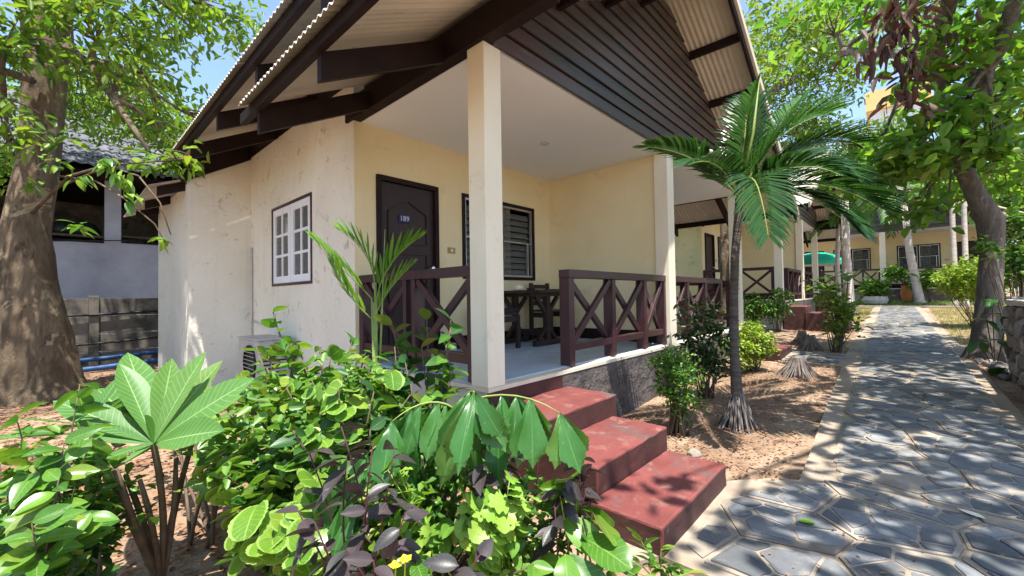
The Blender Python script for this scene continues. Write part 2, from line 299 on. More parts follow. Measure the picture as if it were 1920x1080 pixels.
M['frond_lit'] = leafmat('sunlit_palm_frond', (0.05, 0.15, 0.028), (0.11, 0.25, 0.045), yellow=0.0, island=True, rough=0.4, trans=0.35)  # same frond leaf in paler greens, sunlight put into the colour
M['t_left'] = leafmat('shade_tree_leaf', (0.06, 0.16, 0.02), (0.26, 0.38, 0.045), island=True, rough=0.4, trans=0.5)
M['t_right'] = leafmat('broad_tree_leaf', (0.07, 0.19, 0.028), (0.24, 0.42, 0.06), island=True, rough=0.38, trans=0.55)
M['t_fine'] = leafmat('fine_tree_leaf', (0.08, 0.18, 0.02), (0.28, 0.37, 0.06), island=True, rough=0.5, trans=0.5)
M['t_far'] = leafmat('far_tree_leaf', (0.05, 0.14, 0.02), (0.20, 0.32, 0.05), island=True, rough=0.5, trans=0.4)
M['t_brown'] = leafmat('dead_brown_leaf', (0.07, 0.032, 0.022), (0.16, 0.075, 0.045), island=True, rough=0.6, trans=0.2, tint=(1.2, 0.8, 0.6))
M['shrub_mid'] = leafmat('mid_green_shrub_leaf', (0.045, 0.15, 0.02), (0.17, 0.33, 0.045), island=True, rough=0.4, trans=0.35)
M['shrub_dark'] = leafmat('dark_shrub_leaf', (0.012, 0.050, 0.016), (0.030, 0.095, 0.025), island=True, rough=0.35, trans=0.25)
M['shrub_lime'] = leafmat('yellow_green_shrub_leaf', (0.15, 0.28, 0.02), (0.36, 0.46, 0.05), island=True, rough=0.45, trans=0.35)
M['grass'] = leafmat('dry_grass_blade', (0.22, 0.24, 0.06), (0.48, 0.42, 0.15), island=True, rough=0.6, trans=0.3)
M['lawn'] = leafmat('green_grass_blade', (0.06, 0.16, 0.02), (0.16, 0.28, 0.05), island=True, rough=0.6, trans=0.3)
M['litter'] = leafmat('fallen_leaf', (0.16, 0.070, 0.032), (0.42, 0.22, 0.11), island=True, rough=0.8, trans=0.12, tint=(1.1, 0.8, 0.6), spec=0.2)
M['petal'] = leafmat('yellow_petal', (0.75, 0.60, 0.03), (0.85, 0.70, 0.06), island=True, rough=0.5, trans=0.3, tint=(1, 1, 0.6))
M['pinkpetal'] = leafmat('mauve_petal', (0.45, 0.12, 0.50), (0.55, 0.2, 0.6), island=True, rough=0.5, trans=0.3, tint=(1, 0.8, 1))
# ------------------------------------------------------------------ ground
def ground():
    xs = np.concatenate([[-150, -60, -20], np.linspace(-10, 30, 161), [45, 80, 150]]); ys = np.concatenate([[-150, -60, -25], np.linspace(-12, 18, 121), [35, 70, 150]])
    mb = MB()
    for y in ys:
        for x in xs:
            inner = -10 < x < 30 and -12 < y < 18
            mb.v.append((x, y, g(x) + (random.uniform(-0.014, 0.012) if inner else 0)))
    nx = len(xs)
    for j in range(len(ys) - 1):
        for i in range(nx - 1):
            a = j * nx + i; mb.f.append((a, a + 1, a + nx + 1, a + nx)); mb.m.append(0)
    tag(obj('ground', mb, M['soil'], smooth=True), kind='structure')
ground()

# ------------------------------------------------------------------ paved path
def clip(poly, nx, ny, c):                                # keep nx*x+ny*y<=c
    out = []
    for i in range(len(poly)):
        p, q = poly[i], poly[(i + 1) % len(poly)]; a = nx * p[0] + ny * p[1] - c; b = nx * q[0] + ny * q[1] - c
        if a <= 0: out.append(p)
        if a * b < 0: t = a / (a - b); out.append((p[0] + (q[0] - p[0]) * t, p[1] + (q[1] - p[1]) * t))
    return out
def area(p): return 0.5 * sum(p[i][0] * p[(i + 1) % len(p)][1] - p[(i + 1) % len(p)][0] * p[i][1] for i in range(len(p)))
def inset(poly, d):                                       # convex, counter-clockwise
    out = list(poly)
    for i in range(len(poly)):
        p, q = poly[i], poly[(i + 1) % len(poly)]; ex, ey = q[0] - p[0], q[1] - p[1]; L = math.hypot(ex, ey)
        if L < 1e-6: continue
        nx, ny = ey / L, -ex / L; out = clip(out, nx, ny, nx * p[0] + ny * p[1] - d)
        if len(out) < 3: return []
    return out
def voronoi(region, size, jit):
    xs = [p[0] for p in region]; ys = [p[1] for p in region]; seeds = []
    nx = max(1, round((max(xs) - min(xs)) / size)); ny = max(1, round((max(ys) - min(ys)) / size))
    sx = (max(xs) - min(xs)) / nx; sy = (max(ys) - min(ys)) / ny
    for j in range(-1, ny + 1):
        for i in range(-1, nx + 1):
            seeds.append((min(xs) + (i + 0.5 + (0.5 if j % 2 else 0) * 0.8 + random.uniform(-jit, jit)) * sx, min(ys) + (j + 0.5 + random.uniform(-jit, jit)) * sy))
    cells = []
    for a in seeds:
        poly = list(region)
        for b in seeds:
            if a is b: continue
            dx, dy = b[0] - a[0], b[1] - a[1]
            if dx * dx + dy * dy > (3.2 * size) ** 2: continue
            poly = clip(poly, dx, dy, dx * (a[0] + b[0]) / 2 + dy * (a[1] + b[1]) / 2)
            if len(poly) < 3: break
        if len(poly) >= 3 and area(poly) > 0.12 * size * size: cells.append(poly)
    return cells
def chip(poly, amt):                                      # break the straight edges a little
    out = []
    for i in range(len(poly)):
        p, q = poly[i], poly[(i + 1) % len(poly)]; L = math.hypot(q[0] - p[0], q[1] - p[1])
        t0 = min(0.15, 0.007 / max(L, 1e-3))
        out.append((p[0] + (q[0] - p[0]) * t0, p[1] + (q[1] - p[1]) * t0))
        if L > 0.10:
            k = random.uniform(-amt, amt); nx, ny = (q[1] - p[1]) / L, -(q[0] - p[0]) / L
            out.append(((p[0] + q[0]) / 2 + nx * k, (p[1] + q[1]) / 2 + ny * k))
        out.append((q[0] - (q[0] - p[0]) * t0, q[1] - (q[1] - p[1]) * t0))
    return out
def sheet_prism(mb, poly, z0, z1, tilt=0.0):
    tx, ty = random.uniform(-tilt, tilt), random.uniform(-tilt, tilt); cx = sum(p[0] for p in poly) / len(poly); cy = sum(p[1] for p in poly) / len(poly)
    n = len(mb.v); k = len(poly)
    for p in poly: mb.v.append((p[0], p[1], g(p[0]) + z0))
    for p in poly: mb.v.append((p[0], p[1], g(p[0]) + z1 + tx * (p[0] - cx) + ty * (p[1] - cy)))
    mb.f.append(tuple(range(n + k, n + 2 * k))); mb.m.append(0)
    for i in range(k): j = (i + 1) % k; mb.f.append((n + i, n + j, n + k + j, n + k + i)); mb.m.append(0)

def make_path():
    outline = [(1.86, 1.50), (1.86, 0.95), (1.99, 0.88), (1.99, -2.2), (3.4, -2.2), (4.2, -0.95), (6.0, -0.84), (12, -0.80), (21.5, -0.60), (21.5, 0.66), (9.15, 0.68), (9.15, 1.47), (7.98, 1.47), (7.98, 0.64), (5.0, 0.57), (3.40, 0.52), (3.32, 0.66), (3.02, 0.93), (2.98, 1.50)]
    mb = MB()
    # split in x so that the sheet follows the slope of the ground
    xs = [1.86, 1.99, 2.98, 3.02, 3.32, 3.4, 4.0, 4.2, 5.0, 6.0, 7.98, 9.15, 12, 15, 18, 21.5]
    for a, b in zip(xs[:-1], xs[1:]):
        m = (a + b) / 2; hits = []
        for i in range(len(outline)):
            p, q = outline[i], outline[(i + 1) % len(outline)]
            if abs(q[0] - p[0]) > 1e-9 and min(p[0], q[0]) < m < max(p[0], q[0]):
                f = lambda x: p[1] + (q[1] - p[1]) * (x - p[0]) / (q[0] - p[0]); hits.append((f(m), f(a), f(b)))
        hits.sort()
        for k in range(0, len(hits) - 1, 2):
            lo, hi = hits[k], hits[k + 1]
            mb.hexa([(a, lo[1], g(a) - 0.15), (b, lo[2], g(b) - 0.15), (b, hi[2], g(b) - 0.15), (a, hi[1], g(a) - 0.15),
                     (a, lo[1], g(a) + 0.030), (b, lo[2], g(b) + 0.030), (b, hi[2], g(b) + 0.030), (a, hi[1], g(a) + 0.030)])
    # far cross path in front of the far cottage
    mb.box(21.5, 22.6, -6, 5, g(21.6) - 0.2, g(22) + 0.035)
    path = tag(obj('path', mb, M['pathbed']), kind='structure')
    regions = [[(2.06, -2.0), (3.38, -2.0), (3.52, 0.38), (3.30, 0.52), (2.98, 0.82), (2.06, 0.82)],
               [(3.54, -1.30), (6.0, -0.72), (6.0, 0.44), (3.54, 0.38)], [(6.0, -0.72), (12.0, -0.68), (12.0, 0.50), (6.0, 0.44)],
               [(12.0, -0.66), (21.3, -0.48), (21.3, 0.50), (12.0, 0.50)], [(8.06, 0.62), (9.06, 0.64), (9.06, 1.42), (8.06, 1.42)]]
    flags = []
    for r in regions:
        for c in voronoi(r, 0.52, 0.34):
            c = inset(c, 0.008)
            if len(c) >= 3: flags.append(c)
    flags.sort(key=lambda c: c[0][0] + abs(c[0][1])); slates = []; rest_flag = MB(); rest = MB()
    for i, c in enumerate(flags):
        mb = MB(); sheet_prism(mb, c, 0.0, 0.037 + random.uniform(-0.001, 0.003), 0.003)
        f = obj('flagstone', mb, M['flag'], path)
        d = c[0][0]
        for s in voronoi(inset(c, 0.012), 0.185 if d < 9 else 0.22, 0.36):
            s = inset(s, 0.004 + random.uniform(0, 0.009))
            if len(s) < 3 or area(s) < 0.004 or random.random() < 0.07: continue
            slates.append((f, chip(s, 0.007)))
    for k, (f, s) in enumerate(slates):
        if k < 300:
            mb = MB(); sheet_prism(mb, s, 0.03, 0.0435 + random.uniform(-0.0015, 0.0025), 0.008); obj('slate_piece', mb, M['slate'], f)
        else: sheet_prism(rest, s, 0.03, 0.0435 + random.uniform(-0.0015, 0.0025), 0.008)
    tag(obj('slate_pieces', rest, M['slate'], path), kind='stuff')
make_path()

# ------------------------------------------------------------------ cottage (a duplex; built once, two more are copies)
SL = 0.527; XR = 5.56; ZA = 5.30; ZB = 5.70
def za(x): return ZA - SL * abs(x - XR)
def zb(x): return ZB - SL * abs(x - XR)
def mx(x): return 2 * XR - x

def panel(mb, axis, p0, p1, u0, u1, z0, z1, holes=()):
    """wall slab with rectangular holes; axis 'x' = wall runs along y at x p0..p1, axis 'y' = runs along x"""
    us = sorted({u0, u1, *[h[0] for h in holes], *[h[1] for h in holes]}); zs = sorted({z0, z1, *[h[2] for h in holes], *[h[3] for h in holes]})
    pt = (lambda p, u, z: (p, u, z)) if axis == 'x' else (lambda p, u, z: (u, p, z))
    solid = lambda i, j: 0 <= i < len(us) - 1 and 0 <= j < len(zs) - 1 and not any(h[0] <= (us[i] + us[i + 1]) / 2 <= h[1] and h[2] <= (zs[j] + zs[j + 1]) / 2 <= h[3] for h in holes)
    for i in range(len(us) - 1):
        for j in range(len(zs) - 1):
            if not solid(i, j): continue
            a, b, c, d = us[i], us[i + 1], zs[j], zs[j + 1]
            mb.poly([pt(p0, a, c), pt(p0, b, c), pt(p0, b, d), pt(p0, a, d)]); mb.poly([pt(p1, b, c), pt(p1, a, c), pt(p1, a, d), pt(p1, b, d)])
            if not solid(i - 1, j): mb.poly([pt(p0, a, c), pt(p0, a, d), pt(p1, a, d), pt(p1, a, c)])
            if not solid(i + 1, j): mb.poly([pt(p0, b, c), pt(p1, b, c), pt(p1, b, d), pt(p0, b, d)])
            if not solid(i, j - 1): mb.poly([pt(p0, a, c), pt(p1, a, c), pt(p1, b, c), pt(p0, b, c)])
            if not solid(i, j + 1): mb.poly([pt(p0, a, d), pt(p0, b, d), pt(p1, b, d), pt(p1, a, d)])

def corrugated(mb, xa, xb, y0, y1, zf, lift=0.0, per=0.072, amp=0.012, th=0.007):
    """sheet from eave x=xa to upper edge x=xb, waves across y"""
    n = int(round((y1 - y0) / per * 6)); base = len(mb.v); rows = 4
    for lay in (0, th):
        for r in range(rows):
            x = xa + (xb - xa) * r / (rows - 1)
            for i in range(n + 1):
                y = y0 + (y1 - y0) * i / n; mb.v.append((x, y, zf(x) + lift + lay + amp + amp * math.sin(2 * math.pi * y / per)))
    idx = lambda lay, r, i: base + (lay * rows + r) * (n + 1) + i
    for lay in (0, 1):
        for r in range(rows - 1):
            for i in range(n): mb.f.append((idx(lay, r, i), idx(lay, r, i + 1), idx(lay, r + 1, i + 1), idx(lay, r + 1, i))); mb.m.append(0)
    for i in range(n):
        for r in (0, rows - 1): mb.f.append((idx(0, r, i), idx(0, r, i + 1), idx(1, r, i + 1), idx(1, r, i))); mb.m.append(0)
    for r in range(rows - 1):
        for i in (0, n): mb.f.append((idx(0, r, i), idx(0, r + 1, i), idx(1, r + 1, i), idx(1, r, i))); mb.m.append(0)

def xrail(H, posts, fixed, axis, ends):
    """balustrade with a crossed pair of braces in each bay"""
    rail = None
    def P(u, t, z): return (u, fixed + t, z) if axis == 'x' else (fixed + t, u, z)
    def bx(mb, u0, u1, t0, t1, z0, z1):
        if axis == 'x': mb.box(u0, u1, fixed + t0, fixed + t1, z0, z1)
        else: mb.box(fixed + t0, fixed + t1, u0, u1, z0, z1)
    mb = MB(); bx(mb, posts[0][0] - posts[0][1] / 2, posts[-1][0] + posts[-1][1] / 2, -0.062, 0.062, 1.468, 1.548); rail = obj('railing', mb, M['rail'], H, bevel=0.006)
    mb = MB(); bx(mb, posts[0][0] + 0.02, posts[-1][0] - 0.02, -0.045, 0.045, 0.775, 0.845); obj('bottom_rail', mb, M['rail'], rail, bevel=0.005)
    for k, (u, wd) in enumerate(posts):
        mb = MB(); bx(mb, u - wd / 2, u + wd / 2, -0.058, 0.058, 0.642, 1.4675)
        obj('post', mb, M['rail'], rail, bevel=0.005)
    for (a, wa), (b, wb) in zip(posts[:-1], posts[1:]):
        if b - a < 0.3: continue
        u0, u1 = a + wa / 2, b - wb / 2
        for s, (za_, zb_) in enumerate(((0.86, 1.455), (1.455, 0.86))):
            t = 0.0215 if s else -0.0215
            mb = MB(); mb.bar(P(u0 + 0.01, t, za_), P(u1 - 0.01, t, zb_), 0.042, 0.062); 
            obj('brace', mb, M['rail'], rail, bevel=0.003)

def louvre_window(H, x0, x1, z0, z1, y):
    mb = MB(); f = 0.045
    for a in ((x0, x1, z1 - f, z1), (x0, x1, z0, z0 + f), (x0, x0 + f, z0 + f, z1 - f), (x1 - f, x1, z0 + f, z1 - f), ((x0 + x1) / 2 - 0.03, (x0 + x1) / 2 + 0.03, z0 + f, z1 - f)):
        mb.box(a[0], a[1], y - 0.025, y + 0.09, a[2], a[3])
    win = obj('window', mb, M['timber'], H)
    for a, b in ((x0 + f, (x0 + x1) / 2 - 0.03), ((x0 + x1) / 2 + 0.03, x1 - f)):
        mb = MB(); e = 0.026
        for q in ((a, b, z1 - f - e, z1 - f), (a, b, z0 + f, z0 + f + e), (a, a + e, z0 + f + e, z1 - f - e), (b - e, b, z0 + f + e, z1 - f - e), (a + e, b - e, (z0 + z1) / 2 - 0.008, (z0 + z1) / 2 + 0.008), (b - 0.11, b - 0.09, z0 + f + e, (z0 + z1) / 2 - 0.009)):
            mb.box(q[0] + 0.001, q[1] - 0.001, y - 0.005, y + 0.03, q[2], q[3])
        obj('window_frame', mb, M['alu'], win)
        zz = z0 + f + e + 0.05
        while zz < z1 - f - e - 0.03:
            mb = MB(); c = (y + 0.055)
            mb.hexa([(a + e, c - 0.02, zz - 0.045), (b - e, c - 0.02, zz - 0.045), (b - e, c - 0.015, zz - 0.045), (a + e, c - 0.015, zz - 0.045),
                     (a + e, c + 0.015, zz + 0.04), (b - e, c + 0.015, zz + 0.04), (b - e, c + 0.02, zz + 0.04), (a + e, c + 0.02, zz + 0.04)])
            obj('louvre_blade', mb, M['frosted'], win); zz += 0.094
    mb = MB(); n = 40
    for i in range(n):                                   # a curtain half drawn inside
        xa_, xb_ = x0 + 0.5 * (x1 - x0) + 0.26 * i / n * (x1 - x0) * 1.1, x0 + 0.5 * (x1 - x0) + 0.26 * (i + 1) / n * (x1 - x0) * 1.1
        ya_, yb_ = y + 0.22 + 0.025 * math.sin(i * 1.1), y + 0.22 + 0.025 * math.sin((i + 1) * 1.1)
        mb.poly([(xa_, ya_, z0 - 0.1), (xb_, yb_, z0 - 0.1), (xb_, yb_, z1 + 0.05), (xa_, ya_, z1 + 0.05)])
    obj('curtain', mb, M['curtain'], win)

def door(H, x0, x1, z0, z1, y, knob_right, number):
    mb = MB(); f = 0.055
    mb.box(x0, x0 + f, y - 0.03, y + 0.1, z0, z1); mb.box(x1 - f, x1, y - 0.03, y + 0.1, z0, z1); mb.box(x0 + f, x1 - f, y - 0.03, y + 0.1, z1 - f, z1)
    fr = obj('door', mb, M['timber'], H, bevel=0.004)
    mb = MB(); mb.box(x0 + f + 0.002, x1 - f - 0.002, y + 0.02, y + 0.06, z0 + 0.01, z1 - f - 0.002); obj('door_leaf', mb, M['door'], fr)
    cx = (x0 + x1) / 2; w_ = (x1 - x0) / 2 - 0.16
    shapes = [[(-w_, 1.30), (w_, 1.30), (w_, 1.66), (0, 1.80), (-w_, 1.66)], [(-w_, 0.62), (w_, 0.62), (w_, 1.18), (-w_, 1.18)], [(-w_, 0.12), (w_, 0.12), (w_, 0.5), (-w_, 0.5)]]
    for s in shapes:
        for a, b in zip(s, s[1:] + s[:1]):
            mb = MB(); mb.bar((cx + a[0], y + 0.014, z0 + a[1]), (cx + b[0], y + 0.014, z0 + b[1]), 0.016, 0.024, (0, 1, 0)); obj('moulding', mb, M['door'], fr)
    kx = x1 - 0.11 if knob_right else x0 + 0.11
    mb = MB(); mb.tube([(kx, y + 0.02, z0 + 1.02), (kx, y - 0.01, z0 + 1.02), (kx, y - 0.03, z0 + 1.02), (kx, y - 0.055, z0 + 1.02), (kx, y - 0.06, z0 + 1.02)], [0.032, 0.03, 0.013, 0.03, 0.02], 14); obj('handle', mb, M['chrome'], fr, smooth=True)
    if number:
        mb = MB(); px, pz = cx - 0.055, z0 + 1.585; mb.box(px - 0.075, px + 0.075, y + 0.004, y + 0.0195, pz - 0.045, pz + 0.045); obj('number_plate', mb, M['blueplate'], fr)
        cu = bpy.data.curves.new('door_number', 'FONT'); cu.body = '189'; cu.size = 0.085; cu.align_x = 'CENTER'; cu.align_y = 'CENTER'; cu.extrude = 0.001
        tmp = bpy.data.objects.new('tmp', cu); me = bpy.data.meshes.new_from_object(tmp); bpy.data.objects.remove(tmp); me.materials.append(M['digit']); me.name = 'door_number'
        o = bpy.data.objects.new('door_number', me); place(o, (px, y + 0.0025, pz), fr); o.rotation_euler = (R(90), 0, 0)

def make_house():
    H = thing('duplex_cottage', (XR, 2.2, 0), 'cream duplex cottage with red front steps and door number 189', 'cottage', 'cottages of the resort')
    xl, xr = 2.12, mx(2.12); FL = 0.64
    # base
    mb = MB(); mb.box(xl + 0.02, xr - 0.02, 2.235, 10.4, -0.7, 0.60); obj('foundation', mb, M['conc'], H)
    mb = MB(); mb.box(3.04, mx(3.04), 2.205, 2.234, -0.7, 0.600); obj('plinth', mb, M['plinth'], H)
    for a, b in ((xl + 0.021, 3.04), (mx(3.04), xr - 0.021)):
        mb = MB(); mb.box(a, b, 2.205, 2.234, -0.2, 0.600); obj('painted_riser', mb, M['riser'], H)
    mb = MB(); mb.box(xl, xr, 2.20, 4.2, 0.6005, 0.632); obj('floor_slab', mb, M['edge'], H)
    for i in range(11):                                  # floor tiles of the near porch
        for j in range(6):
            x0 = xl + 0.06 + i * 0.305; y0 = 2.30 + j * 0.312
            if x0 > 5.35: continue
            mb = MB(); mb.box(x0, min(x0 + 0.302, 5.49), y0, min(y0 + 0.309, 4.19), 0.6325, 0.6405 + random.uniform(0, 0.0006)); obj('floor_tile', mb, M['tile'], H)
    mb = MB(); mb.box(5.66, xr - 0.05, 2.30, 4.19, 0.6325, 0.640); obj('porch_floor', mb, M['tile'], H)
    # steps
    for flip in (0, 1):
        defs = [(1.98, 3.00, 0.862, 1.264, 0.170), (2.06, 3.03, 1.266, 1.709, 0.330), (2.12, 3.10, 1.711, 2.203, 0.490)] if not flip else [(2.05, 3.05, 1.44, 1.80, 0.335), (2.10, 3.08, 1.802, 2.203, 0.490)]
        for a, b, c, d, h in defs:
            if flip: a, b = mx(b), mx(a)
            mb = MB(); mb.box(a, b, c, d, -0.15, h); mb.m[-5] = 0
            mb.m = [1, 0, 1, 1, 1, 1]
            st = obj('step', mb, [M['tread'], M['riser']], H)
            b_ = bmesh.new(); b_.from_mesh(st.data); bmesh.ops.bevel(b_, geom=list(b_.edges), offset=0.012, segments=2, affect='EDGES', profile=0.6)
            bmesh.ops.subdivide_edges(b_, edges=[e for e in b_.edges if e.calc_length() > 0.1], cuts=9, use_grid_fill=True)
            for v_ in b_.verts: v_.co += Vector((random.uniform(-1, 1), random.uniform(-1, 1), random.uniform(-1, 1))) * 0.0022
            b_.to_mesh(st.data); b_.free()
    # pillars
    for a, b in ((xl, 2.30), (5.455, 5.665), (mx(2.30), xr)):
        mb = MB(); mb.box(a, b, 2.202, 2.385, 0.6325, 3.198); obj('pillar', mb, M['pillar'], H, bevel=0.006)
    # walls
    mb = MB(); panel(mb, 'x', xl, xl + 0.12, 4.20, 7.69, -0.3, 3.62, [(5.285, 6.70, 1.50, 2.63)]); obj('side_wall', mb, M['plaster'], H)
    mb = MB(); mb.prism([(1.31, 7.69, -0.3), (2.119, 7.69, -0.3), (2.119, 7.69, 3.68), (1.31, 7.69, 3.19)], (0, 0.12, 0)); obj('return_wall', mb, M['plaster'], H)
    mb = MB(); mb.box(1.312, 1.43, 7.811, 10.5, -0.3, 3.08); obj('bathroom_wall', mb, M['plaster'], H)
    mb = MB(); mb.box(mx(xl + 0.12), xr, 4.2, 10.5, -0.3, 3.62); obj('side_wall', mb, M['plaster'], H)
    mb = MB(); mb.box(1.431, mx(xl + 0.121), 10.4, 10.52, -0.3, 3.6); obj('back_wall', mb, M['plaster'], H)
    doors = [(2.37, 3.21, 0.64, 2.675), (mx(3.21), mx(2.37), 0.64, 2.675)]; wins = [(3.605, 5.08, 1.545, 2.675), (mx(5.08), mx(3.605), 1.545, 2.675)]
    mb = MB(); panel(mb, 'y', 4.20, 4.32, xl + 0.121, mx(xl + 0.121), 0.45, 3.30, doors + wins); obj('front_wall', mb, M['cream'], H)
    mb = MB(); mb.box(xl + 0.001, xl + 0.12, 4.1985, 4.1995, 0.64, 3.198); obj('wall_end', mb, M['cream'], H)
    mb = MB(); mb.box(5.505, 5.615, 2.386, 4.199, 0.6325, 3.198); obj('partition_wall', mb, M['cream'], H)
    mb = MB(); mb.box(2.25, mx(2.25), 4.8, 10.3, 3.2, 3.24); obj('inner_ceiling', mb, M['dark'], H)  # unseen ceiling added to keep daylight out of the rooms
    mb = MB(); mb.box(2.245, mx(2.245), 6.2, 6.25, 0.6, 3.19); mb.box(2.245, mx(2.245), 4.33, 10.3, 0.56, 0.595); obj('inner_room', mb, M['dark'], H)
    for a, b in ((3.215, 5.50), (5.62, mx(3.215))):
        mb = MB(); mb.box(a, b, 4.178, 4.1995, 0.641, 0.80); obj('skirting', mb, M['timber'], H)
    for a in (5.484, 5.616):
        mb = MB(); mb.box(a, a + 0.02, 2.39, 4.177, 0.641, 0.80); obj('skirting', mb, M['timber'], H)
    # ceiling
    mb = MB(); mb.box(xl + 0.085, mx(xl + 0.085), 2.232, 4.1995, 3.2, 3.225); obj('porch_ceiling', mb, M['ceiling'], H)
    for x in (4.10, mx(4.10)):
        mb = MB(); mb.lathe([(0.052, 0.0), (0.055, -0.006), (0.042, -0.007), (0.040, 0.03), (0.0, 0.03)], (x, 3.185, 3.199), 20); obj('downlight', mb, M['alu'], H, smooth=True)
    # beams carrying the overhang
    for s in (0, 1):
        f = (lambda x: mx(x)) if s else (lambda x: x)
        mb = MB(); a, b = sorted((f(xl - 0.03), f(xl + 0.08))); mb.box(a, b, 1.56, 4.34, 3.2, 3.43); obj('beam', mb, M['timber'], H, bevel=0.006)
        mb = MB(); a, b = sorted((f(xl - 0.012), f(xl + 0.10))); mb.box(a, b, 4.341, 7.68, 3.62, 3.86); obj('wall_plate', mb, M['timber'], H)
    mb = MB(); mb.prism([(1.22, 7.63, 3.05), (2.105, 7.63, 3.58), (2.105, 7.63, 3.90), (1.10, 7.63, 3.32)], (0, 0.055, 0)); obj('gable_board', mb, M['timber'], H)
    # gable siding
    z = 3.2; k = 0
    while z < 5.22:
        zt = min(z + 0.117, 5.26); half0 = min((ZA - 0.02 - z) / SL, XR - xl - 0.09); half1 = min((ZA - 0.02 - zt) / SL, XR - xl - 0.09)
        mb = MB(); y0, y1 = 2.192, 2.212                   # the lower edge stands proud
        mb.hexa([(XR - half0, y0 - 0.012, z), (XR + half0, y0 - 0.012, z), (XR + half0, y1 - 0.012, z), (XR - half0, y1 - 0.012, z),
                 (XR - half1, y0 + 0.004, zt + 0.012), (XR + half1, y0 + 0.004, zt + 0.012), (XR + half1, y1 + 0.004, zt + 0.012), (XR - half1, y1 + 0.004, zt + 0.012)])
        obj('siding_board', mb, M['siding'], H); z += 0.147; k += 1
    mb = MB(); mb.prism([(XR - 3.3, 2.235, 3.23), (XR + 3.3, 2.235, 3.23), (XR + 3.3, 2.235, za(XR + 3.3) - 0.03), (XR, 2.235, ZA - 0.03), (XR - 3.3, 2.235, za(XR - 3.3) - 0.03)], (0, 0.02, 0)); obj('gable_backing', mb, M['dark'], H)  # shade in the gaps between boards put into a near-black backing
    # lower (porch) roof and upper (main) roof
    ea = 1.0
    for s in (0, 1):
        f = (lambda x: mx(x)) if s else (lambda x: x)
        for i in range(3):
            y0, y1 = 1.46 + i * 0.83, 1.46 + (i + 1) * 0.83 + 0.0
            for (a, b, lf) in ((ea, 3.35, 0.0), (3.22, XR - 0.03, 0.022)):
                mb = MB(); corrugated(mb, f(a), f(b), y0, y1 - 0.004, za, lf + 0.002 * (i % 2)); obj('roof_sheet', mb, M['sheet'], H, smooth=True)
        for i in range(8):
            y0 = 2.42 + i * 0.83
            if i == 7: y1 = 8.55
            else: y1 = y0 + 0.83
            for (a, b, lf) in ((1.02, 3.35, 0.0), (3.22, XR - 0.03, 0.022)):
                mb = MB(); corrugated(mb, f(a), f(b), y0, y1 - 0.004, zb, lf + 0.002 * (i % 2)); obj('roof_sheet', mb, M['sheet'], H, smooth=True)
        # purlins along y, hung under the sheets
        for dx in (0.8, 1.65, 2.5, 3.35, 4.46):
            x = XR - dx
            mb = MB(); q = [(f(x - 0.025), za(x - 0.025) - 0.002), (f(x + 0.025), za(x + 0.025) - 0.002), (f(x + 0.025), za(x) - 0.10), (f(x - 0.025), za(x) - 0.10)]
            mb.prism([(a, 1.505, c) for a, c in q], (0, (3.98 if dx < 4 else 4.2) - 1.505, 0)); obj('purlin', mb, M['timber'], H)
            mb = MB(); q = [(f(x - 0.025), zb(x - 0.025) - 0.002), (f(x + 0.025), zb(x + 0.025) - 0.002), (f(x + 0.025), zb(x) - 0.10), (f(x - 0.025), zb(x) - 0.10)]
            mb.prism([(a, 2.46, c) for a, c in q], (0, 6.0, 0)); obj('purlin', mb, M['timber'], H)
        # rafters under the purlins, plumb cut
        def rafter(y, zf, x0, x1, top, bot, wd=0.055):
            mb = MB(); mb.prism([(f(x0), y, zf(x0) - bot), (f(x1), y, zf(x1) - bot), (f(x1), y, zf(x1) - top), (f(x0), y, zf(x0) - top)], (0, wd, 0)); obj('rafter', mb, M['timber'], H)
        for y in (2.62, 3.80): rafter(y, za, 1.11, 2.085, 0.101, 0.285)
        for y in (2.56, 3.85, 5.12, 6.40): rafter(y, zb, 1.11, 2.10 if y > 4.3 else 2.6, 0.101, 0.285)
        # barge board at the front edge with its capping
        mb = MB(); mb.prism([(f(ea), 1.455, za(ea) - 0.19), (XR, 1.455, ZA - 0.19), (XR, 1.455, ZA + 0.0), (f(ea), 1.455, za(ea) + 0.0)], (0, 0.035, 0)); obj('barge_board', mb, M['timber'], H)
        mb = MB(); mb.prism([(f(ea - 0.03), 1.42, za(ea - 0.03) - 0.075), (XR, 1.42, ZA - 0.075), (XR, 1.42, ZA + 0.05), (f(ea - 0.03), 1.42, za(ea - 0.03) + 0.05)], (0, 0.034, 0)); obj('barge_cap', mb, M['sheet'], H)
    mb = MB(); mb.tube([(XR, 1.44, ZA + 0.05), (XR, 3.96, ZA + 0.05)], 0.09, 8); obj('ridge_cap', mb, M['sheet'], H)
    mb = MB(); mb.tube([(XR, 2.40, ZB + 0.05), (XR, 8.57, ZB + 0.05)], 0.09, 8); obj('ridge_cap', mb, M['sheet'], H)
    # low roof over the bathroom
    zc = lambda x: 3.14 + 0.42 * (x - 1.31)
    for i in range(4):
        mb = MB(); corrugated(mb, 0.86, 1.60, 7.85 + i * 0.8, 7.85 + (i + 1) * 0.8, zc, 0.003 * (i % 2)); obj('roof_sheet', mb, M['sheet'], H, smooth=True)
    for y in (7.95, 9.2, 10.4):
        mb = MB(); mb.prism([(0.98, y, zc(0.98) - 0.14), (1.31, y, zc(1.31) - 0.14), (1.31, y, zc(1.31) - 0.004), (0.98, y, zc(0.98) - 0.004)], (0, 0.06, 0)); obj('rafter', mb, M['timber'], H)
    # side window: dark frame, two white casements of six panes
    y0, y1, z0, z1 = 5.285, 6.70, 1.50, 2.63; X = 2.12
    mb = MB(); f_ = 0.035
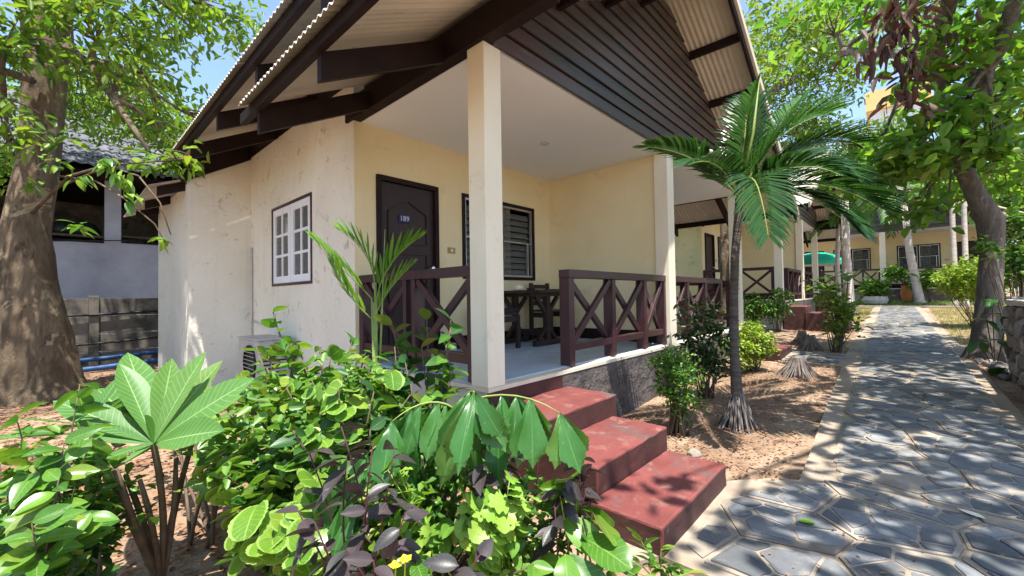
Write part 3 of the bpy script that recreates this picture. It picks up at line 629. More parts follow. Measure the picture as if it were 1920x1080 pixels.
    for a in ((y0, y1, z1 - f_, z1), (y0, y1, z0, z0 + f_), (y0, y0 + f_, z0 + f_, z1 - f_), (y1 - f_, y1, z0 + f_, z1 - f_)): mb.box(X - 0.012, X + 0.1, a[0], a[1], a[2], a[3])
    win = obj('window', mb, M['rail'], H)
    for a, b in ((y0 + f_ + 0.003, (y0 + y1) / 2 - 0.004), ((y0 + y1) / 2 + 0.004, y1 - f_ - 0.003)):
        mb = MB(); e = 0.095; c, d = z0 + f_ + 0.003, z1 - f_ - 0.003
        for q in ((a, b, d - e, d), (a, b, c, c + e), (a, a + e, c + e, d - e), (b - e, b, c + e, d - e)): mb.box(X + 0.0, X + 0.04, q[0], q[1], q[2], q[3])
        my = (a + b) / 2; mb.box(X + 0.006, X + 0.034, my - 0.02, my + 0.02, c + e, d - e)
        hs = [c + e + (d - c - 2 * e) * k / 3 for k in range(4)]
        for k in (1, 2):
            mb.box(X + 0.006, X + 0.034, a + e, my - 0.02, hs[k] - 0.018, hs[k] + 0.018); mb.box(X + 0.006, X + 0.034, my + 0.02, b - e, hs[k] - 0.018, hs[k] + 0.018)
        obj('casement', mb, M['white'], win)
        for k in range(3):
            for (p, q) in ((a + e, my - 0.02), (my + 0.02, b - e)):
                mb = MB(); mb.box(X + 0.018, X + 0.022, p, q, hs[k] + (0.018 if k else 0), hs[k + 1] - (0.018 if k < 2 else 0)); obj('pane', mb, M['frosted'], win)
        mb = MB(); n = 14
        for k in range(n):
            ya_, yb_ = a + (b - a) * 0.55 * k / n, a + (b - a) * 0.55 * (k + 1) / n
            mb.poly([(X + 0.16 + 0.015 * math.sin(k * 1.3), ya_, z0), (X + 0.16 + 0.015 * math.sin((k + 1) * 1.3), yb_, z0), (X + 0.16 + 0.015 * math.sin((k + 1) * 1.3), yb_, z1), (X + 0.16 + 0.015 * math.sin(k * 1.3), ya_, z1)])
        obj('curtain', mb, M['curtain'], win)
    for (a, b, c, d) in wins: louvre_window(H, a, b, c, d, 4.20)
    for i, (a, b, c, d) in enumerate(doors): door(H, a, b, c, d, 4.20, i == 0, i == 0)
    for x in (3.42, mx(3.42)):
        mb = MB(); mb.box(x - 0.06, x + 0.06, 4.188, 4.1995, 1.865, 1.94); sw = obj('switch_plate', mb, M['brass'], H, bevel=0.003)
        mb = MB(); mb.box(x - 0.012, x + 0.012, 4.181, 4.188, 1.885, 1.92); obj('switch', mb, M['white'], sw)
    # railings
    xrail(H, [(3.275, 0.085), (4.075, 0.07), (4.85, 0.07), (5.42, 0.06)], 2.31, 'x', 0)
    xrail(H, [(mx(5.42), 0.06), (mx(4.85), 0.07), (mx(4.075), 0.07), (mx(3.275), 0.085)], 2.31, 'x', 0)
    xrail(H, [(2.435, 0.07), (3.20, 0.05), (3.34, 0.05), (4.155, 0.07)], 2.215, 'y', 0)
    xrail(H, [(2.435, 0.07), (4.155, 0.07)], mx(2.215), 'y', 0)
    # pipe down the side wall
    mb = MB(); mb.tube([(2.10, 7.60, 0.2), (2.10, 7.60, 2.15)], 0.018, 8); mb.tube([(2.10, 7.60, 0.98), (2.09, 7.2, 0.95), (2.09, 6.7, 0.93)], 0.014, 8); obj('pipe', mb, M['hose'], H, smooth=True)
    return H
house = make_house()
def house_copy(loc, rz, label, green):
    h = copy_tree(house, None, ('floor_tile', 'number_plate', 'door_number', 'moulding')); h.location = loc; h.rotation_euler = (0, 0, rz); h['label'] = label
    if green:
        for o in h.children:
            if o.name.startswith(('side_wall', 'return_wall')):
                o.material_slots[0].link = 'OBJECT'; o.material_slots[0].material = M['plaster_green']
    return h
house2 = house_copy((XR + 10.72, 2.2, 0.44), 0, 'middle cream cottage with mossy green side wall beside the paved path', True)
house3 = house_copy((25.35, 0.45, 0.76), R(-90), 'far cream cottage facing the end of the paved path', False)
# ------------------------------------------------------------------ porch furniture
def make_table(x0, x1, y0, y1, zt, zf):
    T = thing('table', ((x0 + x1) / 2, (y0 + y1) / 2, zf), 'dark wooden trestle table on the porch under the louvre window', 'table')
    n = 5
    for i in range(n):
        a = x0 + (x1 - x0) * i / n; mb = MB(); mb.box(a + 0.002, a + (x1 - x0) / n - 0.002, y0, y1, zt - 0.035, zt); obj('plank', mb, M['table'], T, bevel=0.003)
    cx = (x0 + x1) / 2
    for y in (y0 + 0.16, y1 - 0.10):
        mb = MB(); mb.box(cx - 0.04, cx + 0.04, y - 0.035, y + 0.035, zf + 0.075, zt - 0.085)
        for s in (-1, 1):
            mb.bar((cx + s * 0.03, y, zt - 0.30), (cx + s * 0.24, y, zt - 0.09), 0.05, 0.045); mb.bar((cx + s * 0.03, y, zf + 0.24), (cx + s * 0.19, y, zf + 0.075), 0.05, 0.045)
        t = obj('trestle', mb, M['table'], T)
        mb = MB(); mb.box(cx - 0.27, cx + 0.27, y - 0.035, y + 0.035, zf + 0.001, zf + 0.075); obj('foot', mb, M['table'], t, bevel=0.006)
        mb = MB(); mb.box(cx - 0.31, cx + 0.31, y - 0.03, y + 0.03, zt - 0.085, zt - 0.036); obj('top_rail', mb, M['table'], t)
    mb = MB(); mb.box(cx - 0.02, cx + 0.02, y0 + 0.196, y1 - 0.136, zf + 0.12, zf + 0.20); obj('stretcher', mb, M['table'], T)
make_table(4.10, 4.82, 3.32, 4.15, 1.38, 0.641)
def make_chair(c, rz, label, cushion):
    C = thing('chair', (c[0], c[1], 0.641), label, 'chair'); z = 0.641; w_, d_ = 0.46, 0.45
    q = lambda x, y: (c[0] + x * math.cos(rz) - y * math.sin(rz), c[1] + x * math.sin(rz) + y * math.cos(rz))
    def b(name, x0, x1, y0, y1, z0, z1, m=M['table']):
        mb = MB(); k = [q(x0, y0), q(x1, y0), q(x1, y1), q(x0, y1)]; mb.hexa([(*p, z0) for p in k] + [(*p, z1) for p in k]); obj(name, mb, m, C, bevel=0.004)
    for sx in (-1, 1):
        b('leg', sx * 0.2 - 0.025, sx * 0.2 + 0.025, -0.21, -0.16, z, z + 0.425); b('leg', sx * 0.2 - 0.025, sx * 0.2 + 0.025, 0.16, 0.21, z, z + (0.86 if not cushion else 0.425))
        b('apron', sx * 0.2 - 0.018, sx * 0.2 + 0.018, -0.159, 0.159, z + 0.34, z + 0.415)
    b('seat', -0.235, 0.235, -0.235, 0.155, z + 0.426, z + 0.455)
    if cushion: b('cushion', -0.22, 0.22, -0.225, 0.15, z + 0.456, z + 0.51, M['black'])
    else:
        for i in range(4): b('slat', -0.174, 0.174, 0.175, 0.195, z + 0.52 + i * 0.085, z + 0.58 + i * 0.085)
make_chair((5.06, 3.90), 0, 'dark wooden slat back chair against the porch wall behind the table', False)
make_chair((3.80, 3.78), R(-90), 'dark wooden stool with black cushion beside the trestle table', True)
mb = MB(); mb.lathe([(0.0, 0.0), (0.05, 0.0), (0.068, 0.02), (0.062, 0.05), (0.03, 0.075), (0.0, 0.08)], (4.17, 3.72, 1.381), 14); sh = obj('seashell', mb, M['shell'], smooth=True)
tag(sh, 'cream seashell lying on the dark trestle table', 'shell')
mb = MB(); mb.lathe([(0.0, 0.0), (0.055, 0.0), (0.06, 0.03), (0.05, 0.03), (0.045, 0.008), (0, 0.008)], (4.42, 3.72, 1.381), 14); tag(obj('ashtray', mb, M['black'], smooth=True), 'small round black ashtray on the dark trestle table', 'ashtray')
mb = MB(); mb.box(4.55, 4.74, 3.42, 3.62, 1.381, 1.393); tag(obj('menu_folder', mb, M['black']), 'thin dark folder on the end of the trestle table', 'folder')
mb = MB(); mb.box(2.66, 3.26, 3.72, 4.08, 0.6415, 0.654); tag(obj('doormat', mb, M['mat'], bevel=0.004), 'red doormat before the door numbered 189', 'doormat')
mb = MB(); mb.hexa([(3.27, 4.08, 0.6415), (3.40, 4.08, 0.6415), (3.40, 4.17, 0.6415), (3.27, 4.17, 0.6415), (3.285, 4.09, 0.73), (3.385, 4.09, 0.73), (3.385, 4.16, 0.73), (3.285, 4.16, 0.73)]); tag(obj('plastic_tub', mb, M['paleblue'], bevel=0.008), 'small pale blue plastic tub by the door frame', 'tub')

# ------------------------------------------------------------------ outdoor unit by the side wall
def make_ac():
    A = thing('air_conditioner', (1.84, 6.17, 0.0), 'old grey air conditioner outdoor unit beside the plaster side wall', 'air conditioner')
    x0, x1, y0, y1, z0, z1 = 1.66, 2.02, 5.75, 6.60, 0.20, 0.80
    mb = MB(); mb.box(x0, x1, y0, y1, z0, z1); obj('casing', mb, M['acbody'], A, bevel=0.02)
    mb = MB(); mb.box(x0 - 0.012, x1 + 0.012, y0 - 0.012, y1 + 0.012, z1 + 0.001, z1 + 0.02); obj('lid', mb, M['acbody'], A, bevel=0.005)
    mb = MB(); mb.lathe([(0.0, 0), (0.22, 0), (0.22, 0.02), (0.235, 0.02), (0.235, 0)], (0, 0, 0), 24)
    mb.v = [(x0 - 0.003 - z, 6.07 + x, 0.50 + y) for x, y, z in mb.v]; gr = obj('fan_grille', mb, M['black'], A)
    for i in range(9):
        mb = MB(); mb.box(x0 - 0.03, x0 - 0.024, 5.85, 6.29, 0.295 + i * 0.05, 0.302 + i * 0.05); obj('grille_bar', mb, M['acbody'], gr)
    for i in range(9):
        mb = MB(); mb.box(x0 + 0.05, x1 - 0.05, y0 - 0.006, y0 - 0.001, 0.29 + i * 0.05, 0.31 + i * 0.05); obj('vent_slat', mb, M['black'], A)
    for y in (5.87, 6.40):
        mb = MB(); mb.box(x0 + 0.02, x1 - 0.02, y, y + 0.08, -0.05, 0.199); obj('block', mb, M['conc'], A)
make_ac()

# ------------------------------------------------------------------ neighbour behind the left yard
def make_neighbour():
    N = thing('neighbour_shed', (-1.0, 14.0, 0), 'grey rendered neighbour shed with dark openings and grey tiled roof', 'shed')
    mb = MB(); panel(mb, 'y', 13.0, 13.15, -7.0, 3.2, 0.0, 4.35, [(-6.6, -2.9, 2.63, 4.25), (-2.65, 0.70, 2.63, 4.25), (0.97, 3.0, 2.66, 4.25)]); obj('wall', mb, M['greywall'], N)
    mb = MB(); mb.box(-7, 3.2, 16.5, 16.6, 0, 4.3); mb.box(-7, -6.9, 13.2, 16.5, 0, 4.3); mb.box(3.1, 3.2, 13.2, 16.5, 0, 4.3); obj('inner_wall', mb, M['fence'], N)
    for (a, b, z) in ((-0.6, 0.7, 2.85), (0.97, 1.75, 2.9), (-2.6, -0.95, 2.8)):
        mb = MB(); mb.box(a, b, 13.5, 14.1, z - 0.05, z); obj('shelf', mb, M['stem'], N)
    for (x, z) in ((-0.4, 2.85), (0.1, 2.85), (0.4, 2.85), (-1.4, 2.8)):
        mb = MB(); mb.lathe([(0.0, 0.0), (0.24, 0.0), (0.27, 0.12), (0.2, 0.26), (0.08, 0.32), (0, 0.33)], (x, 13.8, z), 10); mb.v = [(a + random.uniform(-.03, .03), b + random.uniform(-.03, .03), c) for a, b, c in mb.v]; obj('black_sack', mb, M['black'], N, smooth=True)
    zf = lambda y: 4.15 + 0.62 * (y - 12.3)
    rf = MB(); rf.prism([(-7.3, 12.3, 4.05), (-7.3, 16.3, zf(16.3) - 0.1), (-7.3, 20.0, 4.05)], (10.8, 0, 0)); roof = obj('roof', rf, M['timber'], N)
    nrow, ncol = 9, 42; cnt = 0; rest = MB(); sh = None
    for r in range(nrow):
        y0 = 12.25 + r * 0.46; y1 = y0 + 0.52
        for c in range(ncol):
            x0 = -3.6 + c * 0.17
            mb = MB(); n0 = len(mb.v)
            for (y, dz) in ((y0, 0.055), (y1, 0.02)):
                for k in range(5):
                    mb.v.append((x0 + 0.18 * k / 4, y, zf(y) + dz + 0.035 * math.sin(math.pi * k / 4) + random.uniform(-.006, .006)))
            for k in range(4): mb.f.append((k, k + 1, k + 6, k + 5)); mb.m.append(0)
            for k in range(5): mb.v.append((mb.v[k][0], mb.v[k][1], mb.v[k][2] - 0.018))
            for k in range(4): mb.f.append((k + 1, k, k + 10, k + 11)); mb.m.append(0)
            if 8 <= c < 36 and cnt < 290: obj('roof_tile', mb, M['rooftile'], roof); cnt += 1
            else:
                o_ = len(rest.v); rest.v += mb.v; rest.f += [tuple(i + o_ for i in q) for q in mb.f]; rest.m += mb.m
    tag(obj('roof_tiles', rest, M['rooftile'], roof), kind='stuff')
make_neighbour()
def make_fence():
    F = thing('concrete_fence', (-1.5, 11.4, 0), 'low precast concrete plank fence behind the big tree', 'fence')
    for k in range(6):
        x = 0.47 - 1.7 * k if k else 0.47
        mb = MB(); mb.box(x - 0.07, x + 0.07, 11.33, 11.47, -0.2, 1.44); obj('post', mb, M['fence'], F, bevel=0.012)
        for i in range(4):
            a, b = (x - 1.63, x - 0.071) if k else (x - 1.63, x - 0.071)
            mb = MB(); mb.box(a, b, 11.375 + random.uniform(-.008, .008), 11.425, 0.02 + i * 0.345, 0.36 + i * 0.345 - 0.008); obj('plank', mb, M['fence'], F, bevel=0.008)
    for i in range(4):
        mb = MB(); mb.box(0.541, 2.2, 11.37 + random.uniform(-.008, .008), 11.425, 0.02 + i * 0.345, 0.36 + i * 0.345 - 0.008); obj('plank', mb, M['fence'], F, bevel=0.008)
make_fence()
for (z, y, r, m, nm, lb) in ((0.26, 11.24, 0.04, 'bluepipe', 'water_pipe', 'upper blue water pipe running along the concrete fence'), (0.10, 11.10, 0.05, 'bluepipe', 'water_pipe', 'lower thick blue water pipe on the ground by the fence'),
                          (0.50, 11.29, 0.022, 'black', 'cable', 'black hose sagging along the foot of the concrete fence'), (1.10, 11.31, 0.025, 'black', 'cable', 'black hose fixed along the top of the concrete fence')):
    mb = MB(); mb.tube([(-6 + i * 0.5, y + 0.01 * math.sin(i), z + 0.03 * math.sin(i * 0.9) + (0.06 if z == 0.5 else 0) * (i / 16)) for i in range(17)], r, 8); tag(obj(nm, mb, M[m], smooth=True), lb, 'pipe' if nm == 'water_pipe' else 'hose')
mb = MB(); mb.tube([(-6 + i * 0.5, 12.9, 2.50 + 0.018 * (i - 6) * 0.5 + 0.004 * (i - 8) ** 2) for i in range(18)], 0.012, 6); tag(obj('power_cable', mb, M['black'], smooth=True), 'thin black cable strung across the grey shed wall', 'cable')

# ------------------------------------------------------------------ rubble wall by the right tree
def make_rubble():
    W = thing('rubble_wall', (7.2, -1.25, g(7.2)), 'low rubble stone wall with flat cap beside the leaning tree', 'wall')
    x0, x1, y0, y1 = 5.6, 8.45, -1.55, -1.06; zt = 1.16
    mb = MB(); mb.box(x0, x1 - 0.05, y0, y1 - 0.05, 0.0, zt - 0.07); obj('core', mb, M['mortar'], W)
    mb = MB(); mb.box(x0 - 0.02, x1 + 0.02, y0 - 0.02, y1 + 0.02, zt - 0.069, zt); obj('cap', mb, M['conc'], W, bevel=0.015)
    for (reg, f) in (([(x0, 0.05), (x1, 0.05), (x1, zt - 0.075), (x0, zt - 0.075)], 0), ([(y0, 0.05), (y1 - 0.06, 0.05), (y1 - 0.06, zt - 0.075), (y0, zt - 0.075)], 1)):
        for c in voronoi(reg, 0.165, 0.36):
            c = inset(c, 0.008)
            if len(c) < 3: continue
            c = chip(c, 0.008); c2 = inset(c, 0.018) if len(inset(c, 0.018)) == len(c) else None
            d = random.uniform(0.0, 0.05); mb = MB(); cx = sum(p[0] for p in c) / len(c); cy = sum(p[1] for p in c) / len(c); k = len(c)
            pt = (lambda u, v, t: (u, y1 - 0.055 + t, v)) if f == 0 else (lambda u, v, t: (x1 - 0.055 + t, u, v))
            for p in c: mb.v.append(pt(p[0], p[1], 0))
            for p in c: mb.v.append(pt(p[0], p[1], 0.03 + d))
            for p in c: mb.v.append(pt(cx + (p[0] - cx) * 0.7, cy + (p[1] - cy) * 0.7, 0.055 + d + random.uniform(-.008, .008)))
            for i in range(k):
                j = (i + 1) % k; mb.f += [(i, j, k + j, k + i), (k + i, k + j, 2 * k + j, 2 * k + i)]; mb.m += [0, 0]
            mb.f.append(tuple(range(2 * k, 3 * k))); mb.m.append(0); obj('stone', mb, M['rubble'], W)
    pts = [(8.5 - i * 0.25, -1.12 - 0.05 * math.sin(i * 0.8), zt + 0.018 + 0.0 * i) for i in range(12)]; pts = [(8.52, -1.05, 0.75), (8.54, -1.04, 1.0)] + pts
    mb = MB(); mb.tube(pts, 0.016, 8); tag(obj('garden_hose', mb, M['hose'], smooth=True), 'pale garden hose lying over the rubble wall cap', 'hose')
make_rubble()
def rock(name, c, s, label, cat, m='rubble'):
    b = bmesh.new(); bmesh.ops.create_icosphere(b, subdivisions=2, radius=1)
    for v in b.verts: v.co = Vector((v.co.x * s[0], v.co.y * s[1], v.co.z * s[2])) * (1 + random.uniform(-0.16, 0.16))
    me = bpy.data.meshes.new(name); b.to_mesh(me); b.free(); me.materials.append(M[m]); o = bpy.data.objects.new(name, me); place(o, c, None); tag(o, label, cat); return o
rock('stone', (3.42, 1.22, 0.03), (0.07, 0.05, 0.04), 'small tan stone on the soil beside the red steps', 'stone', 'flag')
for i, (x, y, s) in enumerate(((9.05, -0.95, .10), (8.75, -0.98, .13), (8.45, -0.99, .08), (9.25, -0.86, .08), (8.1, -0.96, .07))):
    o = rock('stone', (x, y, g(x) + s * 0.4), (s, s * 0.8, s * 0.65), 'loose rubble stone between the leaning tree and the stone wall', 'stone'); o['group'] = 'loose stones by the tree'

# ------------------------------------------------------------------ things by the far cottage
def make_parasol():
    U = thing('parasol', (21.3, 2.45, g(21.3)), 'green and white garden parasol standing before the far cottage', 'parasol'); c = Vector((21.3, 2.45, 0)); zt = 2.95
    mb = MB(); mb.tube([(c.x, c.y, g(21.3)), (c.x, c.y, zt)], 0.02, 8); obj('pole', mb, M['alu'], U)
    for k in range(8):
        mb = MB(); a0, a1 = 2 * math.pi * k / 8, 2 * math.pi * (k + 1) / 8
        rows = [(0.0, 0.0), (0.35, -0.06), (0.7, -0.2), (0.95, -0.42), (0.96, -0.55)]
        for r, dz in rows:
            for a in (a0, a1): mb.v.append((c.x + r * math.cos(a), c.y + r * math.sin(a), zt + dz))
        for i in range(len(rows) - 1): mb.f.append((2 * i, 2 * i + 1, 2 * i + 3, 2 * i + 2)); mb.m.append(0)
        obj('canopy_panel', mb, M['umb_green'] if k in (3, 4, 5) else M['umb_white'], U)
make_parasol()
def pot(name, c, r, h, label, cat):
    mb = MB(); mb.lathe([(0, 0), (r * 0.6, 0), (r, h * 0.55), (r * 0.75, h * 0.9), (r * 0.85, h), (r * 0.7, h), (r * 0.6, h * 0.85), (0, h * 0.85)], c, 16); tag(obj(name, mb, M['terracotta'], smooth=True), label, cat)
pot('clay_pot', (24.6, -0.28, g(24.6)), 0.2, 0.75, 'tall orange clay pot against the dark plinth of the far cottage', 'pot')
mb = MB(); mb.lathe([(0, 0), (0.36, 0), (0.42, 0.18), (0.38, 0.34), (0.30, 0.34), (0.30, 0.28), (0, 0.28)], (23.7, 0.70, g(23.7)), 14); mb.v = [(a + random.uniform(-.02, .02), b + random.uniform(-.02, .02), c) for a, b, c in mb.v]; tag(obj('stone_planter', mb, M['conc']), 'pale stone planter in the grass before the far cottage', 'planter')
mb = MB(); mb.box(25.9, 26.3, -1.75, -1.1, 1.41, 1.95); tag(obj('storage_box', mb, M['mat'], bevel=0.02), 'bright red box on the porch of the far cottage', 'box')
# a hotel block glimpsed through the trees
Hh = thing('hotel_block', (61, -0.5, 0), 'distant pale hotel block with ochre parapet and blue panel glimpsed through branches', 'building')
mb = MB(); mb.box(56, 66, -2.6, 1.6, 0, 19.5); obj('wall', mb, M['whitewall'], Hh)
mb = MB(); mb.box(55.6, 66.4, -2.9, 1.9, 19.51, 21.4); obj('parapet', mb, M['yellowwall'], Hh)
for k in range(6):
    mb = MB(); mb.box(55.85, 55.99, -2.4, 1.4, 4.6 + k * 2.4, 6.2 + k * 2.4); obj('panel', mb, M['bluewall'], Hh)
# ------------------------------------------------------------------ leaves
def leaf_mesh(name, kind, L, W, mat, droop=0.15, fold=0.25, n=8, wave=0.0):
    prof = {'ovate': lambda t: math.sin(math.pi * t ** 0.80) ** 0.9, 'plum': lambda t: math.sin(math.pi * t ** 1.45) ** 0.85 * (1 if t > 0.1 else 0.7), 'lance': lambda t: math.sin(math.pi * t ** 0.75) ** 1.2,
            'round': lambda t: math.sqrt(max(0, 1 - (2 * (0.04 + 0.94 * t) - 1) ** 2)), 'fish': lambda t: 0.05 + 0.95 * min(1, (t / 0.72)) ** 0.9 if t < 0.75 else 1.0 - 0.55 * (t - 0.75) / 0.25,
            'fiddle': lambda t: (0.35 + 0.65 * math.sin(math.pi * t ** 1.3) ** 0.7) * (1 if t < 0.97 else 0.5) if t > 0.02 else 0.1, 'lobed': lambda t: math.sqrt(max(0, 1 - (2 * (0.03 + 0.95 * t) - 1) ** 2)) * (1 + 0.28 * math.cos(t * 15))}[kind]
    S = (-1, -0.55, 0, 0.55, 1); v = []; uv = []; f = []
    for i in range(n + 1):
        t = i / n; wd = W / 2 * prof(min(max(t, 0.0), 1.0))
        for s in S:
            k = 1.0
            if abs(s) == 1 and kind in ('round', 'lobed', 'fish'): k = 1 + (0.035 if i % 2 else -0.025) * (2.2 if kind == 'fish' and t > 0.7 else 1)
            x = t * L
            if kind == 'fish' and t > 0.7: x += 0.035 * L * math.sin(i * 2.1 + s * 5) * (t - 0.7) / 0.3 - 0.10 * L * abs(s) * (t - 0.7) / 0.3
            if kind in ('round', 'lobed') and t < 0.15: x -= abs(s) * 0.10 * L
            z = -droop * L * t * t + fold * abs(s) * wd + wave * L * math.sin(t * 9 + s * 2) * abs(s)
            v.append((x, s * wd * k, z)); uv.append((t, 0.5 + 0.5 * s))
    for i in range(n):
        for j in range(4): a = i * 5 + j; f += [a, a + 5, a + 6, a + 1]
    me = bpy.data.meshes.new(name); me.from_pydata(v, [], [tuple(f[k:k + 4]) for k in range(0, len(f), 4)])
    l = me.uv_layers.new(name='UVMap')
    for lp in me.loops: l.data[lp.index].uv = uv[lp.vertex_index]
    me.polygons.foreach_set('use_smooth', [True] * len(me.polygons)); me.materials.append(mat); me.update(); return me
def put_leaf(me, parent, base, d, scale=1.0, upv=(0, 0, 1), name='leaf'):
    d = Vector(d).normalized(); u = Vector(upv); u = u - d * u.dot(d)
    if u.length < 1e-3: u = d.orthogonal()
    u.normalize(); y = u.cross(d)
    o = bpy.data.objects.new(name, me); place(o, base, parent)
    m = Matrix((d, y, u)).transposed().to_4x4(); o.rotation_euler = m.to_euler(); o.scale = (scale,) * 3; return o
def rdir(el0, el1, az=None, spread=math.pi):
    a = random.uniform(0, 2 * math.pi) if az is None else az + random.uniform(-spread, spread); e = R(random.uniform(el0, el1))
    return Vector((math.cos(a) * math.cos(e), math.sin(a) * math.cos(e), math.sin(e)))
def curve(a, b, sag, n=6):
    a, b = Vector(a), Vector(b); c = (a + b) / 2 + Vector(sag); return [a * (1 - t) ** 2 + c * 2 * t * (1 - t) + b * t * t for t in [i / (n - 1) for i in range(n)]]

LM = {'plum': [leaf_mesh('plumeria_leaf', 'plum', 0.43, 0.115, M['l_plum'], 0.08, 0.32, 14), leaf_mesh('plumeria_leaf', 'plum', 0.42, 0.12, M['l_plum'], 0.10, 0.15, 14)],
      'round': [leaf_mesh('round_leaf', 'round', 0.135, 0.150, M['l_round'], 0.22, 0.16, 14, 0.015), leaf_mesh('round_leaf', 'round', 0.12, 0.13, M['l_round'], 0.1, 0.06, 14, 0.02)],
      'ovate': [leaf_mesh('ovate_leaf', 'ovate', 0.15, 0.072, M['l_ovate'], 0.25, 0.25, 8), leaf_mesh('ovate_leaf', 'ovate', 0.13, 0.07, M['l_ovate'], 0.05, 0.35, 8, 0.015)],
      'dark': [leaf_mesh('ovate_leaf', 'ovate', 0.17, 0.085, M['l_dark'], 0.25, 0.22, 8), leaf_mesh('ovate_leaf', 'ovate', 0.15, 0.08, M['l_dark'], 0.1, 0.3, 8)],
      'fish': [leaf_mesh('fishtail_leaflet', 'fish', 0.28, 0.085, M['l_fish'], 0.2, 0.40, 22, 0.012), leaf_mesh('fishtail_leaflet', 'fish', 0.24, 0.07, M['l_fish'], 0.35, 0.6, 22, 0.015), leaf_mesh('fishtail_leaflet', 'fish', 0.20, 0.10, M['l_fish'], 0.1, 0.25, 22, 0.02)],
      'purple': [leaf_mesh('purple_leaf', 'ovate', 0.145, 0.07, M['l_purple'], 0.3, 0.3, 8), leaf_mesh('purple_leaf', 'ovate', 0.12, 0.056, M['l_purple'], 0.1, 0.4, 8)],
      'lime': [leaf_mesh('lobed_leaf', 'lobed', 0.062, 0.068, M['l_lime'], 0.15, 0.15, 9), leaf_mesh('lobed_leaf', 'lobed', 0.05, 0.055, M['l_lime'], 0.3, 0.25, 9)],
      'fiddle': [leaf_mesh('fiddle_leaf', 'fiddle', 0.20, 0.13, M['l_ovate'], 0.2, 0.2, 12, 0.02), leaf_mesh('fiddle_leaf', 'fiddle', 0.17, 0.11, M['l_ovate'], 0.35, 0.15, 12, 0.02)]}

def bush(name, label, cat, base, tips, kind, per, stem_m='stem', r0=0.010, size=(0.7, 1.15), el=(-25, 55), along=0.35, group=None, cap=300):
    """stems from the base to each tip, leaves along the outer part of each stem and a rosette at its end"""
    T = thing(name, base, label, cat, group); mb = MB(); leaves = []; cen = sum((Vector(t) for t in tips), Vector()) / len(tips)
    for tp in tips:
        tp = Vector(tp); b = Vector(base) + Vector((random.uniform(-.07, .07), random.uniform(-.07, .07), -0.02))
        pts = curve(b, tp, (random.uniform(-.06, .06), random.uniform(-.06, .06), 0.04), 7); mb.tube(pts, [r0 * (1 - 0.1 * i) for i in range(7)], 6)
        for k in range(per):
            t = 1 - (k / max(per, 1)) ** 1.0 * along; i = min(5, int(t * 6)); p = pts[i].lerp(pts[i + 1], t * 6 - i)
            o1 = Vector((p.x - cen.x, p.y - cen.y, 0)); o1 = o1.normalized() if o1.length > 0.02 else Vector((0, 0, 0))
            d = rdir(*el); h_ = Vector((d.x, d.y, 0)); out = (o1 * 0.9 + h_.normalized() * 0.6).normalized()
            leaves.append((p, d + out * 0.35 - Vector((0, 0, 0.25)), out))
    obj('stems', mb, M[stem_m], T, smooth=True)
    random.shuffle(leaves)
    for p, d, out in leaves[:cap]:
        put_leaf(random.choice(LM[kind]), T, p, d, random.uniform(*size), out * 0.75 + Vector((random.uniform(-.3, .3), random.uniform(-.3, .3), 0.8)))
    return T
def ell(c, r, n, shell=0.55):
    out = []
    while len(out) < n:
        v = Vector((random.uniform(-1, 1), random.uniform(-1, 1), random.uniform(-1, 1)))
        if shell < v.length < 1: out.append((c[0] + v.x * r[0], c[1] + v.y * r[1], c[2] + v.z * r[2]))
    return out

# ------------------------------------------------------------------ plants in the front bed
def plumeria():
    base = Vector((0.323, 2.523, 0.031)); base.z = 0.0
    T = thing('frangipani', base, 'young frangipani with long pale veined leaves on bare brown stems', 'plant'); mb = MB()
    heads = [(Vector((0.274, 2.304, 0.708)), 13, 1.0), (Vector((0.092, 2.648, 0.754)), 9, 0.62), (Vector((0.477, 2.602, 0.672)), 6, 0.62), (Vector((0.154, 2.288, 0.643)), 7, 0.5)]
    for h, n, s in heads:
        pts = curve(base, h, (random.uniform(-.05, .05), 0.02, -0.02), 7); mb.tube(pts, [0.016, 0.015, 0.014, 0.014, 0.013, 0.013, 0.011], 8, wob=0.12)
    for q in ((0.200, 2.463, 0.560), (0.366, 2.429, 0.588), (0.231, 2.311, 0.570)):
        mb.tube(curve(base, q, (0.03, 0.0, -0.05), 6), [0.014, 0.013, 0.012, 0.012, 0.011, 0.008], 8, wob=0.12)
    obj('stems', mb, M['stem'], T, smooth=True)
    h = heads[0][0]
    tips = [(0.422, 2.280, 1.072), (0.506, 1.970, 0.995), (0.198, 2.524, 1.035), (-0.004, 2.555, 0.931), (0.590, 2.250, 0.900), (0.340, 2.667, 0.977), (0.389, 1.880, 0.836), (0.125, 2.170, 0.743), (0.062, 2.428, 0.805), (0.374, 2.481, 1.046), (0.137, 2.890, 0.917), (0.244, 2.139, 0.901), (0.500, 2.344, 1.026), (0.243, 2.666, 1.091)]
    for k, tp in enumerate(tips):
        d = Vector(tp) - h; put_leaf(LM['plum'][k % 2], T, h - d.normalized() * 0.015, d, d.length / 0.40 if k != 11 else 0.5, (-0.15 + random.uniform(-.5, .5), -0.55 + random.uniform(-.35, .25), 0.7))
    for h, n, s in heads[1:]:
        for k in range(n): put_leaf(random.choice(LM['plum']), T, h, rdir(10, 65), s * random.uniform(0.75, 1.05))
    put_leaf(LM['plum'][1], T, (0.063, 2.458, 0.767), Vector((-0.153, 2.617, 0.794)) - Vector((0.063, 2.458, 0.767)), 0.8)
plumeria()
